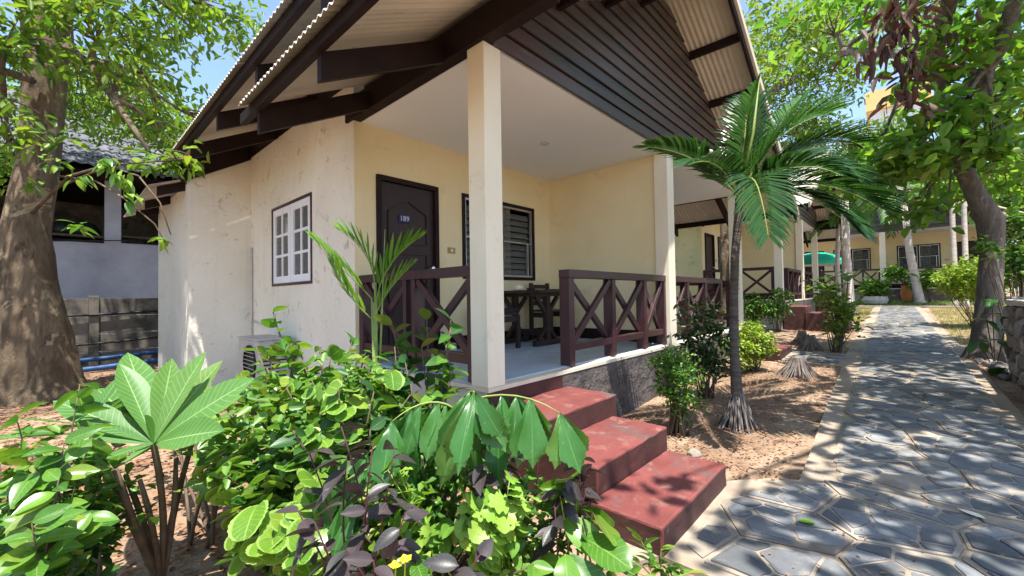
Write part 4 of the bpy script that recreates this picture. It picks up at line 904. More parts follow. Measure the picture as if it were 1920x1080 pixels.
bush('broadleaf_shrub', 'leafy green shrub with pointed ovate leaves left of the frangipani', 'shrub', (-0.05, 2.25, 0), [(-0.107, 2.491, 0.873), (0.062, 2.452, 0.972), (-0.059, 2.220, 0.783), (0.101, 2.267, 0.828), (0.004, 2.080, 0.710), (-0.105, 2.200, 0.659), (0.129, 2.242, 0.623), (-0.052, 1.996, 0.621), (0.080, 2.076, 0.576), (0.017, 2.211, 0.802), (-0.138, 2.382, 0.729), (0.163, 2.425, 0.693)], 'ovate', 22, along=0.65, size=(0.5, 0.9), r0=0.005)
bush('broadleaf_shrub', 'dark green low shrub under the pointed leaf shrub and frangipani stems', 'shrub', (0.05, 2.15, 0), [(-0.085, 2.333, 0.460), (0.031, 2.208, 0.400), (0.120, 2.332, 0.434), (-0.088, 2.114, 0.458), (-0.022, 2.411, 0.504), (0.177, 2.491, 0.469), (0.068, 2.607, 0.540)], 'dark', 18, along=0.7, size=(0.45, 0.8))
tall = [(0.680, 2.670, 0.902), (0.847, 2.781, 0.992), (0.937, 2.534, 1.032), (1.017, 2.301, 0.982), (1.161, 2.219, 0.942), (1.256, 2.044, 0.888), (0.658, 2.402, 0.775), (0.784, 2.262, 0.879), (0.851, 2.043, 0.846), (0.931, 1.883, 0.805), (1.059, 1.820, 0.764), (0.678, 2.087, 0.726), (0.751, 1.859, 0.731), (1.031, 2.141, 0.910), (0.613, 2.601, 0.667), (0.772, 2.720, 0.822), (0.878, 2.305, 0.942), (1.100, 1.994, 0.834), (1.128, 2.481, 0.794), (1.259, 1.896, 0.793)]
bush('variegated_shrub', 'big bright shrub with round pale edged leaves before the air conditioner', 'shrub', (0.98, 2.30, 0), tall, 'round', 15, along=0.7, size=(0.5, 0.85))
bush('variegated_shrub', 'round leaf shrub crowded between the tall bright shrub and porch side', 'shrub', (1.12, 2.1, 0), ell((0.943, 2.017, 0.819), (0.30, 0.30, 0.24), 20, 0.3), 'round', 14, along=0.6, size=(0.45, 0.8))
bush('leafy_shrub', 'tall shrub with pointed bright leaves rising through the round leaf shrub', 'shrub', (1.02, 2.42, 0), [(0.871, 2.747, 1.230), (0.925, 2.621, 1.058), (0.803, 2.827, 1.025), (1.062, 2.546, 1.019), (1.144, 2.308, 1.058), (0.918, 2.411, 0.896), (0.745, 2.450, 0.945), (1.228, 2.221, 0.964), (0.966, 2.066, 0.821), (0.747, 2.156, 0.797)], 'ovate', 20, along=0.5, size=(0.45, 0.85))
bush('variegated_shrub', 'low round leaf shrub spilling over the leaf litter beside the frangipani', 'shrub', (0.66, 2.0, 0), [(0.534, 2.098, 0.644), (0.561, 1.848, 0.613), (0.651, 1.823, 0.655), (0.501, 1.768, 0.537), (0.562, 1.627, 0.540), (0.489, 2.076, 0.529), (0.668, 1.657, 0.610), (0.506, 1.616, 0.474), (0.476, 1.872, 0.431), (0.549, 1.496, 0.465), (0.653, 1.530, 0.500)], 'round', 18, along=0.65, size=(0.55, 0.95))
bush('variegated_shrub', 'small round leaf shrub growing behind the frangipani crown', 'shrub', (0.52, 2.75, 0), [(0.606, 2.900, 0.795), (0.661, 2.696, 0.697), (0.537, 2.684, 0.669), (0.544, 3.264, 0.755), (0.465, 3.644, 0.823), (0.568, 2.505, 0.589), (0.407, 3.857, 0.734)], 'round', 14, along=0.55, size=(0.45, 0.8))
bush('croton_branch', 'shrub with pointed glossy leaves standing against the porch side railing', 'shrub', (1.42, 2.0, 0), [(1.353, 2.226, 1.139), (1.414, 2.017, 1.021), (1.464, 1.810, 1.176), (1.296, 2.000, 0.946), (1.384, 1.830, 0.922), (1.310, 2.129, 1.023), (1.494, 2.073, 1.168), (1.259, 1.895, 0.849)], 'dark', 9, along=0.35, size=(0.65, 0.95), r0=0.008)
bush('croton_branch', 'pointed leaf shrub with lime tips below the porch floor edge', 'shrub', (1.36, 1.95, 0), [(1.311, 1.692, 0.813), (1.238, 1.772, 0.761), (1.411, 1.728, 0.929), (1.128, 1.746, 0.712), (0.999, 1.813, 0.704), (1.164, 1.999, 0.795), (1.432, 1.772, 1.136)], 'ovate', 11, along=0.4, size=(0.6, 0.95), r0=0.008)
def fishtail():
    base = Vector((1.110, 1.406, 0.403)); base.z = 0
    T = thing('fishtail_palm', base, 'young fishtail palm with broad drooping ragged leaflets before the red steps', 'palm'); mb = MB(); lv = []
    for (a, b, c, n) in (((1.138, 1.362, 0.849), (1.178, 1.093, 0.976), (1.222, 0.901, 0.879), 6), ((1.123, 1.379, 0.838), (1.017, 1.417, 0.918), (0.868, 1.434, 0.830), 5), ((1.123, 1.379, 0.827), (1.034, 1.175, 0.969), (0.980, 1.086, 0.971), 4), ((1.048, 1.464, 0.694), (0.929, 1.516, 0.779), (0.806, 1.505, 0.709), 4), ((1.004, 1.441, 0.604), (0.820, 1.490, 0.688), (0.704, 1.469, 0.652), 4)):
        a, b, c = Vector(a), Vector(b), Vector(c); pts = [a * (1 - t) ** 2 + b * 2 * t * (1 - t) + c * t * t for t in [i / 7 for i in range(8)]]
        mb.tube([base, base.lerp(a, 0.5) + Vector((0.02, 0.02, 0.03)), *pts], [0.010, 0.008] + [0.006 - 0.0006 * i for i in range(8)], 6)
        for k in range(n):
            p = pts[1 + int(k * 6 / max(1, n - 1))]; dd = (c - a).normalized()
            for s in (-1, 1, -1, 1):
                sd = dd.cross(Vector((0, 0, 1))).normalized() * s
                lv.append((p, Vector((0, 0, -1.15)) + dd * random.uniform(0.0, 0.8) + sd * random.uniform(0.1, 0.8)))
    obj('stems', mb, M['greenstem'], T, smooth=True)
    for p, d in lv: put_leaf(random.choice(LM['fish']), T, p, d, random.uniform(0.7, 1.2), (-0.75 + random.uniform(-.5, .5), -0.65 + random.uniform(-.5, .5), 0.25), 'leaflet')
fishtail()
def pinnate(name, mat, a, b, c, n, L, W, parent, ang=42, rach=0.006, vee=0.25, lprof=None, droop=0.2, rm='greenstem'):
    """one frond: rachis along a quadratic curve, paired narrow leaflets, a single mesh"""
    a, b, c = Vector(a), Vector(b), Vector(c); mb = MB()
    q = lambda t: a * (1 - t) ** 2 + b * 2 * t * (1 - t) + c * t * t
    mb.tube([q(i / 9) for i in range(10)], [rach * (1 - 0.09 * i) for i in range(10)], 5, mi=1)
    for k in range(n):
        t = 0.16 + 0.84 * k / (n - 1); p = q(t); d = (q(min(1, t + 0.02)) - q(t - 0.02)).normalized()
        sd = d.cross(Vector((0, 0, 1))); sd = sd.normalized() if sd.length > 0.05 else Vector((1, 0, 0)); u = sd.cross(d).normalized()
        ln = L * (lprof(t) if lprof else (math.sin(math.pi * (0.12 + 0.80 * t)) ** 0.7)) * random.uniform(0.88, 1.08)
        for s in (-1, 1):
            an = R(ang + random.uniform(-7, 7)) * (1 - 0.45 * t); dr = (d * math.cos(an) + sd * s * math.sin(an) + u * vee).normalized()
            w_ = (u.cross(dr)).normalized() * W / 2; dn = Vector((0, 0, -1)) * ln * droop
            m1, m2, e = p + dr * ln * 0.3, p + dr * ln * 0.7 + dn * 0.4, p + dr * ln + dn
            i0 = len(mb.v); hump = u * W * 0.22
            mb.v += [tuple(x) for x in (p, m1 + w_, m1 + hump, m1 - w_, m2 + w_ * 0.8, m2 + hump * 0.8, m2 - w_ * 0.8, e)]
            for fq in ((0, 1, 2), (0, 2, 3), (1, 4, 5, 2), (2, 5, 6, 3), (4, 7, 5), (5, 7, 6)): mb.f.append(tuple(i0 + i for i in fq)); mb.m.append(0)
    return obj(name, mb, [mat, M[rm]], parent)
def young_palm():
    base = Vector((1.330, 2.407, 0.870)); base.z = 0
    T = thing('young_palm', base, 'slender young palm with thin upright stems before the porch side railing', 'palm')
    for (a, b, c, n, L) in (((1.322, 2.404, 1.301), (1.214, 2.443, 1.433), (1.038, 2.554, 1.641), 9, 0.27), ((1.335, 2.387, 1.367), (1.327, 2.389, 1.599), (1.192, 2.532, 1.718), 8, 0.25), ((1.342, 2.382, 1.300), (1.372, 2.342, 1.531), (1.477, 2.150, 1.654), 9, 0.24), ((1.329, 2.400, 1.168), (1.169, 2.422, 1.303), (1.092, 2.426, 1.492), 8, 0.25), ((1.338, 2.389, 1.201), (1.384, 2.334, 1.365), (1.485, 2.221, 1.496), 7, 0.20)):
        a = Vector(a); mb = MB(); mb.tube([base + Vector((random.uniform(-.02, .02), random.uniform(-.02, .02), 0)), base.lerp(a, 0.5) + Vector((0.01, 0, 0)), a], [0.011, 0.008, 0.006], 6); obj('stem', mb, M['greenstem'], T, smooth=True)
        pinnate('frond', M['l_palm'], a, b, c, n, L, 0.034, T, 34, 0.005, 0.2, droop=0.05)
    mb = MB(); a = Vector((1.376, 2.332, 1.730)); mb.tube([base, base.lerp(a, 0.6), a], [0.010, 0.007, 0.002], 6); obj('spear_leaf', mb, M['greenstem'], T, smooth=True)
young_palm()
for (bs, tips, lb) in (((0.74, 1.42, 0), [(0.644, 1.380, 0.874), (0.738, 1.206, 0.817), (0.610, 1.272, 0.804), (0.630, 1.179, 0.711), (0.678, 1.054, 0.687), (0.593, 1.513, 0.768), (0.717, 1.303, 0.818)], 'purple leaved plant with dark stems below the fishtail palm'),
                       ((1.12, 1.22, 0), [(1.124, 1.157, 0.824), (1.099, 1.038, 0.738), (1.035, 1.109, 0.701), (1.202, 1.147, 0.787)], 'purple leaved sprig rising before the lowest fishtail leaflets'),
                       ((1.36, 1.05, 0), [(1.310, 0.884, 0.695), (1.387, 0.876, 0.655), (1.236, 0.893, 0.639), (1.170, 0.893, 0.569), (1.288, 0.838, 0.600)], 'purple leaved sprig leaning towards the middle red step'),
                       ((0.72, 1.20, 0), [(0.502, 1.246, 0.660), (0.517, 1.082, 0.642), (0.490, 1.332, 0.666), (0.539, 0.985, 0.644), (0.489, 1.114, 0.615), (0.684, 0.827, 0.628), (0.755, 0.825, 0.623)], 'low purple leaved plant with pinkish tips at the front of the bed')):
    bush('purple_plant', lb, 'plant', bs, tips, 'purple', 7, 'purplestem', 0.005, (0.5, 0.85), (-30, 40), 0.3, 'purple plants in the front bed')
bush('lime_aralia', 'bushy lime green plant with small lobed leaves between the purple plants', 'plant', (1.12, 1.22, 0), ell((1.068, 1.078, 0.557), (0.15, 0.15, 0.14), 26, 0.3) + ell((0.795, 1.372, 0.592), (0.09, 0.09, 0.12), 9, 0.3), 'lime', 10, 'greenstem', 0.004, (0.8, 1.3), (-10, 60), 0.4)
bush('fiddle_leaf_plant', 'plant with large glossy fiddle shaped leaves beside the lowest red step', 'plant', (1.40, 1.0, 0), [(1.346, 0.922, 0.595), (1.344, 0.853, 0.497), (1.223, 0.908, 0.582), (1.233, 0.827, 0.476), (1.154, 0.840, 0.433)], 'fiddle', 5, 'greenstem', 0.007, (0.7, 1.0), (-30, 40), 0.3)
bush('broadleaf_shrub', 'green underplanting of pointed leaves at the foot of the fishtail palm', 'shrub', (1.0, 1.55, 0), [(1.019, 1.426, 0.560), (0.872, 1.586, 0.564), (1.139, 1.368, 0.625), (0.806, 1.730, 0.589), (0.876, 1.362, 0.508), (0.964, 1.192, 0.493), (1.070, 1.004, 0.479), (0.694, 1.337, 0.516), (1.043, 0.887, 0.432), (0.728, 1.078, 0.517), (0.710, 1.613, 0.569), (1.165, 1.267, 0.557), (1.298, 1.123, 0.554)], 'ovate', 20, along=0.6, size=(0.4, 0.8))
bush('broadleaf_shrub', 'dark leafy underplanting filling the bed below the round leaf shrub', 'shrub', (0.95, 1.9, 0), ell((0.898, 1.925, 0.607), (0.42, 0.42, 0.30), 24, 0.2), 'dark', 12, along=0.7, size=(0.5, 0.85))
bush('weed', 'low green weeds at the corner of the lowest red step', 'weed', (1.80, 0.76, 0), [(1.624, 0.853, 0.213), (1.685, 0.788, 0.189), (1.795, 0.743, 0.133), (1.702, 0.842, 0.250), (1.489, 0.852, 0.234), (1.791, 0.674, 0.131), (1.764, 0.775, 0.202), (1.359, 0.844, 0.279)], 'ovate', 7, 'greenstem', 0.003, (0.35, 0.55), (0, 60), 0.5)
mb = MB()
for c in ((0.616, 1.007, 0.583), (0.639, 0.996, 0.593)):
    for k in range(5):
        a = 2 * math.pi * k / 5; c_ = Vector(c); d = Vector((math.cos(a), math.sin(a), 0.3)) * 0.02; e = Vector((-math.sin(a), math.cos(a), 0)) * 0.009
        mb.poly([c_, c_ + d * 0.6 + e, c_ + d, c_ + d * 0.6 - e])
    mb.tube([Vector(c) - Vector((0.02, 0.0, 0.3)), c], 0.002, 5)
tag(obj('yellow_flower', mb, M['petal']), 'small yellow flowers among the purple leaves', 'flower')

# ------------------------------------------------------------------ crowns of many small leaves
LV = np.array([(0, 0, 0), (0.32, 0.42, 0.10), (0.72, 0.34, 0.02), (1, 0, -0.16), (0.32, -0.42, 0.10), (0.72, -0.34, 0.02)]); LF = np.array([0, 3, 2, 1, 0, 4, 5, 3])
def leaf_cloud(name, pts, size, asp, mat, parent, origin, droop=0.4, kind=None, flat=0.5):
    n = len(pts)
    if n == 0: return None
    pts = np.asarray(pts); az = rng.uniform(0, 2 * np.pi, n); el = rng.normal(-droop, 0.45, n)
    d = np.stack([np.cos(az) * np.cos(el), np.sin(az) * np.cos(el), np.sin(el)], 1)
    u = np.tile(np.array([0, 0, 1.0]), (n, 1)) + rng.normal(0, flat, (n, 3)); u -= d * (u * d).sum(1)[:, None]; u /= np.linalg.norm(u, axis=1)[:, None] + 1e-9
    y = np.cross(u, d); s = size * rng.uniform(0.65, 1.25, n)
    T = LV * np.array([1, asp, 1])
    v = pts[:, None, :] + s[:, None, None] * (T[None, :, 0, None] * d[:, None, :] + T[None, :, 1, None] * y[:, None, :] + T[None, :, 2, None] * u[:, None, :])
    loops = (np.arange(n)[:, None] * 6 + LF[None, :]).ravel()
    o = fast_mesh(name, v.reshape(-1, 3), 4, loops, mat, parent, origin)
    if kind: o['kind'] = kind
    return o
def clumps(c, r, nclump, per, cr, shell=0.3):
    """points in clumps spread through an ellipsoid, leaving gaps between the clumps"""
    v = rng.normal(size=(nclump, 3)); v /= np.linalg.norm(v, axis=1)[:, None]; v *= (rng.uniform(shell ** 3, 1, nclump) ** (1 / 3))[:, None]
    cc = np.array(c) + v * np.array(r)
    return cc, (cc[:, None, :] + rng.normal(0, cr, (nclump, per, 3)) * np.array([1, 1, 0.75])).reshape(-1, 3)
def tree(name, label, trunk, rad, limbs, blobs, size, asp, leafm, barkm, group=None, nbr=9, droop=0.4, wob=0.05, seg=14):
    """trunk: polyline; limbs: list of (polyline, r0, r1); blobs: (centre, radii, clumps, leaves per clump, clump radius)"""
    o = Vector(trunk[0]); T = thing(name, o, label, 'tree', group)
    mb = MB(); tp = [Vector(p) for p in trunk]; rr = []; pp = []
    for i in range(len(tp) - 1):
        for k in range(5): pp.append(tp[i].lerp(tp[i + 1], k / 5)); rr.append(rad[i] + (rad[i + 1] - rad[i]) * k / 5)
    pp.append(tp[-1]); rr.append(rad[-1]); mb.tube(pp, rr, seg, wob=wob * 0.35, flute=wob * 0.7)
    obj('trunk', mb, M[barkm], T, smooth=True)
    mb = MB(); ends = [Vector(trunk[-1])]
    for pl, r0, r1 in limbs:
        k = len(pl); mb.tube(pl, [r0 + (r1 - r0) * i / (k - 1) for i in range(k)], 8, wob=0.06); ends += [Vector(p) for p in pl[1:]]
    P = []
    for c, r, nc, per, cr in blobs:
        cc, pts = clumps(c, r, nc, per, cr); P.append(pts)
        near = min(ends, key=lambda e: (e - Vector(c)).length); hub = near.lerp(Vector(c), 0.6)
        if (near - Vector(c)).length > 0.2: mb.tube(curve(near, hub, (0, 0, 0.15), 5), [0.045, 0.038, 0.03, 0.025, 0.02], 6)
        for q in cc[:nbr + nc // 5]:
            mb.tube(curve(hub, q, (random.uniform(-.15, .15), random.uniform(-.15, .15), 0.12), 5), [0.018, 0.014, 0.010, 0.007, 0.004], 5)
    if mb.v: obj('branches', mb, M[barkm], T, smooth=True)
    if P: leaf_cloud('crown', np.concatenate(P), size, asp, M[leafm], T, tuple(o), droop, 'stuff')
    return T
# the big tree in the left yard
tr = [(-0.16, 8.60, -0.1), (-0.17, 8.62, 0.25), (-0.20, 8.64, 0.8), (-0.27, 8.68, 1.5), (-0.30, 8.72, 2.3), (-0.20, 8.70, 3.2), (-0.16, 8.75, 4.2), (-0.14, 8.85, 5.3), (0.0, 9.0, 6.8)]
tree('shade_tree', 'massive brown tree with mottled trunk in the left yard', tr, [0.56, 0.43, 0.37, 0.30, 0.235, 0.205, 0.215, 0.24, 0.20],
     [([(0.016, 8.582, 4.981), (0.283, 7.864, 4.502), (0.476, 7.231, 3.853), (0.614, 6.799, 3.428), (0.718, 6.402, 3.060)], 0.055, 0.02), ([(-0.248, 8.447, 4.300), (-0.482, 7.820, 4.112), (-0.745, 7.371, 4.010)], 0.05, 0.03),
      ([(-0.1, 8.85, 5.3), (0.6, 7.6, 6.0), (1.2, 6.4, 6.3)], 0.12, 0.05), ([(-0.1, 8.85, 5.3), (-1.6, 7.6, 6.2), (-2.4, 6.2, 6.6)], 0.12, 0.05), ([(-0.232, 8.189, 2.472), (0.086, 7.243, 2.824), (0.372, 6.635, 2.879), (0.873, 5.797, 2.860)], 0.02, 0.008), ([(-0.001, 7.777, 2.918), (0.296, 6.870, 2.727), (0.488, 6.374, 2.484), (0.717, 5.987, 2.160), (0.797, 5.906, 1.953)], 0.014, 0.005)],
     [((0.870, 7.788, 5.482), (0.9, 0.9, 0.40), 34, 18, 0.17), ((1.809, 7.938, 5.847), (0.7, 0.8, 0.4), 22, 18, 0.17), ((0.364, 7.470, 4.867), (0.7, 0.8, 0.40), 24, 18, 0.16), ((-0.397, 7.715, 4.556), (0.5, 0.5, 0.5), 18, 18, 0.16),
      ((1.141, 8.984, 5.016), (0.9, 0.8, 0.40), 15, 14, 0.18), ((2.138, 9.393, 4.508), (0.7, 0.8, 0.3), 10, 12, 0.18), ((0.527, 7.613, 4.068), (0.5, 0.5, 0.30), 10, 14, 0.15), ((1.085, 7.609, 3.680), (0.45, 0.5, 0.16), 8, 14, 0.14),
      ((-0.377, 7.433, 3.386), (0.35, 0.4, 0.3), 10, 16, 0.13), ((0.892, 5.923, 2.894), (0.28, 0.3, 0.08), 5, 12, 0.08), ((-0.468, 11.609, 5.278), (0.9, 0.6, 0.5), 16, 16, 0.2),
      ((-0.5, 9.5, 7.6), (3.4, 3.2, 1.4), 75, 22, 0.26), ((0.2, 7.6, 6.8), (2.2, 1.8, 0.9), 44, 22, 0.24), ((-2.5, 7.5, 6.6), (2.0, 2.0, 1.0), 24, 22, 0.24), ((1.082, 11.995, 5.227), (1.0, 0.8, 0.5), 34, 20, 0.2), ((1.800, 11.956, 5.127), (0.8, 0.8, 0.5), 24, 18, 0.2), ((0.286, 12.118, 5.297), (0.8, 0.8, 0.5), 24, 18, 0.2), ((-0.586, 11.629, 3.986), (0.5, 0.5, 0.4), 14, 18, 0.18)], 0.15, 0.45, 't_left', 'bark_a', wob=0.075, seg=28)
# leaf sprays low on that tree, leaf by leaf
LM['spray'] = [leaf_mesh('spray_leaf', 'ovate', 0.17, 0.075, M['l_ovate'], 0.3, 0.15, 8), leaf_mesh('spray_leaf', 'ovate', 0.15, 0.06, M['l_lime'], 0.35, 0.2, 8)]
def spray():
    T = thing('overhanging_branch', (0.372, 6.635, 2.879), 'low thin branch of bright leaves hanging before the grey shed', 'branch'); mb = MB()
    mb.tube([(-0.000, 7.634, 2.755), (0.211, 6.961, 2.791), (0.372, 6.635, 2.879), (0.608, 6.236, 2.721), (0.756, 5.938, 2.393), (0.837, 5.861, 2.040)], [0.016, 0.014, 0.012, 0.010, 0.008, 0.005], 6); obj('twig', mb, M['stem'], T, smooth=True)
    for (c, r, n, el) in (((0.384, 6.474, 2.876), 0.10, 16, (-80, -20)), ((0.165, 6.864, 2.762), 0.10, 9, (-60, 10)), ((0.496, 6.212, 2.663), 0.12, 16, (-80, -30)), ((-0.086, 7.277, 2.985), 0.14, 12, (-50, 20)), ((0.662, 6.319, 2.933), 0.16, 18, (-30, 30)), ((0.869, 6.094, 2.929), 0.14, 16, (-40, 20)), ((0.557, 6.152, 2.457), 0.08, 8, (-60, 0)), ((0.164, 6.735, 2.162), 0.10, 8, (-30, 30)), ((0.757, 5.949, 1.983), 0.08, 7, (-40, 20)), ((-0.212, 7.422, 2.738), 0.12, 10, (-60, 0))):
        for q in ell(c, (r, r, r * 0.8), n, 0.1): put_leaf(random.choice(LM['spray']), T, q, rdir(*el), random.uniform(0.7, 1.15), (random.uniform(-.4, .4), random.uniform(-.4, .4), 1))
spray()
# the leaning tree at the right of the path; unseen clumps over path and steps are placed for dappled shade
tree('leaning_tree', 'leaning grey barked tree with broad leaves beside the stone wall', [(9.62, -0.95, 0.1), (9.62, -0.98, 0.45), (9.66, -1.03, 1.1), (9.70, -1.08, 1.9), (9.68, -1.07, 2.35), (9.52, -0.90, 2.80), (9.33, -0.74, 3.30), (9.10, -0.60, 4.0), (8.9, -0.5, 4.8)], [0.30, 0.18, 0.145, 0.135, 0.16, 0.115, 0.10, 0.085, 0.06],
     [([(9.33, -0.74, 3.3), (9.013, -1.023, 4.451), (8.684, -1.113, 4.581), (8.341, -1.195, 4.956), (8.3, -1.3, 5.6)], 0.10, 0.07), ([(9.014, -1.019, 4.298), (8.991, -0.712, 4.721), (9.089, -0.383, 4.977)], 0.05, 0.025), ([(8.9, -0.5, 4.8), (7.0, -0.8, 5.8), (5.0, -1.2, 6.2), (3.4, -1.2, 6.2)], 0.10, 0.04), ([(8.9, -0.5, 4.8), (9.5, 0.6, 5.6), (11, 0.8, 6.2)], 0.08, 0.04)],
     [((8.560, -0.656, 3.691), (0.55, 0.5, 0.26), 12, 12, 0.16), ((8.515, -0.154, 3.349), (0.5, 0.5, 0.2), 16, 14, 0.15), ((8.665, -1.053, 3.274), (0.4, 0.4, 0.2), 12, 14, 0.15), ((8.545, -0.522, 4.691), (0.6, 0.5, 0.3), 14, 14, 0.15), ((9.223, -0.036, 3.334), (0.7, 0.7, 0.26), 22, 14, 0.17), ((9.860, -1.045, 4.052), (0.8, 0.8, 0.42), 24, 14, 0.18), ((11.444, -1.558, 3.197), (0.5, 0.5, 0.4), 18, 14, 0.17), ((10.033, -0.657, 4.541), (0.8, 0.8, 0.45), 17, 14, 0.18), ((9.218, -1.261, 4.981), (0.8, 0.8, 0.45), 20, 14, 0.18), ((10.804, -0.866, 3.307), (0.5, 0.4, 0.3), 12, 14, 0.16),
      ((9.914, 0.393, 3.388), (0.6, 0.6, 0.25), 9, 12, 0.17), ((9.579, -0.398, 2.545), (0.4, 0.35, 0.12), 6, 12, 0.13), ((9.384, 0.741, 6.047), (0.9, 0.8, 0.4), 11, 13, 0.2), ((9.446, -0.357, 5.929), (0.9, 0.9, 0.35), 14, 14, 0.2),
      ((7.5, -1.7, 6.3), (2.2, 1.4, 0.6), 38, 20, 0.24), ((4.6, -2.0, 6.4), (1.8, 1.3, 0.6), 58, 20, 0.23), ((2.4, -2.0, 6.2), (1.3, 1.0, 0.5), 30, 18, 0.20), ((1.5, -0.5, 6.1), (0.7, 0.5, 0.3), 3, 14, 0.14), ((10.6, -1.0, 6.8), (2.2, 1.6, 0.7), 18, 18, 0.24), ((13.5, -1.4, 6.8), (2.0, 1.8, 0.7), 14, 18, 0.26)], 0.21, 0.62, 't_right', 'bark_b', droop=0.3)
# dead brown leaves hanging in the leaning tree
T = thing('dead_leaf_cluster', (7.684, -0.180, 4.757), 'cluster of dead brown leaves hanging high in the leaning tree', 'leaves'); mb = MB(); Pts = []
for c, n in (((7.499, -0.129, 4.837), 40), ((7.310, 0.087, 4.491), 26), ((7.412, -0.163, 4.221), 30), ((7.506, -0.255, 3.874), 18), ((8.119, -0.656, 4.890), 14), ((7.403, -0.033, 5.119), 24)):
    Pts.append(np.array(c) + rng.normal(0, 1, (n, 3)) * np.array([0.13, 0.13, 0.16])); mb.tube(curve((8.115, -0.515, 5.248), c, (0, 0, 0.1), 5), 0.008, 5)
obj('twigs', mb, M['stem'], T); leaf_cloud('dead_leaves', np.concatenate(Pts), 0.24, 0.34, M['t_brown'], T, (7.684, -0.180, 4.757), 1.0)
# trees further off
def bgtree(name, label, base, h, blobs, size, leafm, group, barkm='bark_b', r=0.18, asp=0.55):
    b = Vector(base); tree(name, label, [b, b + Vector((0.1, 0.05, h * 0.5)), b + Vector((0, 0.1, h))], [r, r * 0.8, r * 0.5], [], blobs, size, asp, leafm, barkm, group, nbr=5)
tree('rough_tree', 'rough brown trunk standing between the first and middle cottage', [(10.72, 3.02, 0.1), (10.74, 3.0, 1.0), (10.70, 2.95, 2.0), (10.78, 2.95, 3.2), (10.8, 2.9, 6.5)], [0.17, 0.145, 0.14, 0.13, 0.10], [], [((10.9, 3.0, 7.6), (2.2, 2.2, 1.1), 60, 24, 0.26)], 0.17, 0.5, 't_fine', 'bark_a', wob=0.08)
bgtree('feathery_tree', 'fine leaved tree with hanging pods rising behind the middle cottage', (14.0, 6.0, 0.3), 6.5, [((14.289, 1.977, 8.759), (1.0, 1.2, 1.0), 60, 26, 0.22), ((16.272, 1.323, 8.037), (1.1, 1.1, 1.0), 60, 26, 0.22), ((15.829, 1.853, 6.390), (0.9, 0.9, 0.8), 46, 26, 0.20), ((18.499, 0.425, 6.569), (0.9, 0.9, 0.5), 30, 24, 0.2), ((16.314, 2.742, 8.405), (0.9, 0.9, 1.0), 40, 24, 0.22), ((19.177, 1.183, 6.005), (1.2, 1.0, 0.5), 36, 24, 0.22), ((16.712, 0.785, 10.015), (1.2, 1.2, 0.7), 30, 24, 0.24)], 0.16, 't_fine', 'background trees')
mb = MB()
for k in range(46):
    q = random.choice([(13.817, 1.938, 7.475), (14.713, 1.582, 6.608), (17.174, 0.373, 7.021), (16.185, 0.682, 7.924), (15.517, 1.242, 8.516), (17.290, 0.268, 6.356)]); p = Vector(q) + Vector((random.uniform(-.6, .6), random.uniform(-.6, .6), random.uniform(-.3, .4))); mb.tube([p, p - Vector((0.02, 0.01, random.uniform(.15, .4)))], 0.014, 5)
tag(obj('seed_pods', mb, M['stem']), 'dark hanging seed pods in the fine leaved tree', 'pods', kind='stuff')
mb = MB(); p = Vector((12.342, 1.923, 7.242))
for k in range(5):
    a = 2 * math.pi * k / 5; d = Vector((math.cos(a), -0.5, math.sin(a))) * 0.10; e = Vector((-math.sin(a), 0, math.cos(a))) * 0.05; mb.poly([p, p + d * 0.6 + e, p + d, p + d * 0.6 - e])
tag(obj('mauve_flower', mb, M['pinkpetal']), 'single mauve blossom by the right roof edge', 'flower')
for i, (px, bx, by, hh, cx, cz, s) in enumerate(((0, 31, 3.5, 5, 31, 6.2, 2.3), (0, 31, -0.5, 5, 31, 6.0, 2.4), (0, 30.5, -5.0, 5, 30.5, 5.4, 2.6), (0, 29, -8.5, 5, 28, 4.6, 2.6), (0, 36, 1.5, 7, 36, 8.4, 2.8), (0, 35, -5, 7, 35, 8.2, 3.0), (0, 24, -7.6, 5, 24, 4.8, 2.2), (0, 33, 7, 6, 33, 6.8, 2.6), (0, 38, -9, 6, 38, 7.8, 3.4))):
    bgtree('hedge_tree', 'bright green tree in the row standing behind the far cottage', (bx, by, 0.8), hh, [((cx, by, cz), (s, s * 1.1, s * 0.8), 90, 26, 0.38), ((cx - 0.5, by + 0.8, cz - 1.6), (s, s, s * 0.6), 60, 24, 0.36)], 0.34, 't_far', 'trees behind the far cottage', r=0.2)
for i, (bx, by, cz, s) in enumerate(((1.5, 21, 8.2, 2.8), (-5.5, 20, 8.0, 3.2), (6.0, 22, 8.0, 2.6), (-9, 15, 6.0, 3.0), (-8, 10, 4.5, 2.6))):
    bgtree('yard_tree', 'light green tree in the row behind the grey shed', (bx, by, 0), cz - 1, [((bx, by, cz), (s, s, s * 0.75), 90, 26, 0.36)], 0.30, 't_fine', 'trees behind the grey shed', r=0.25)

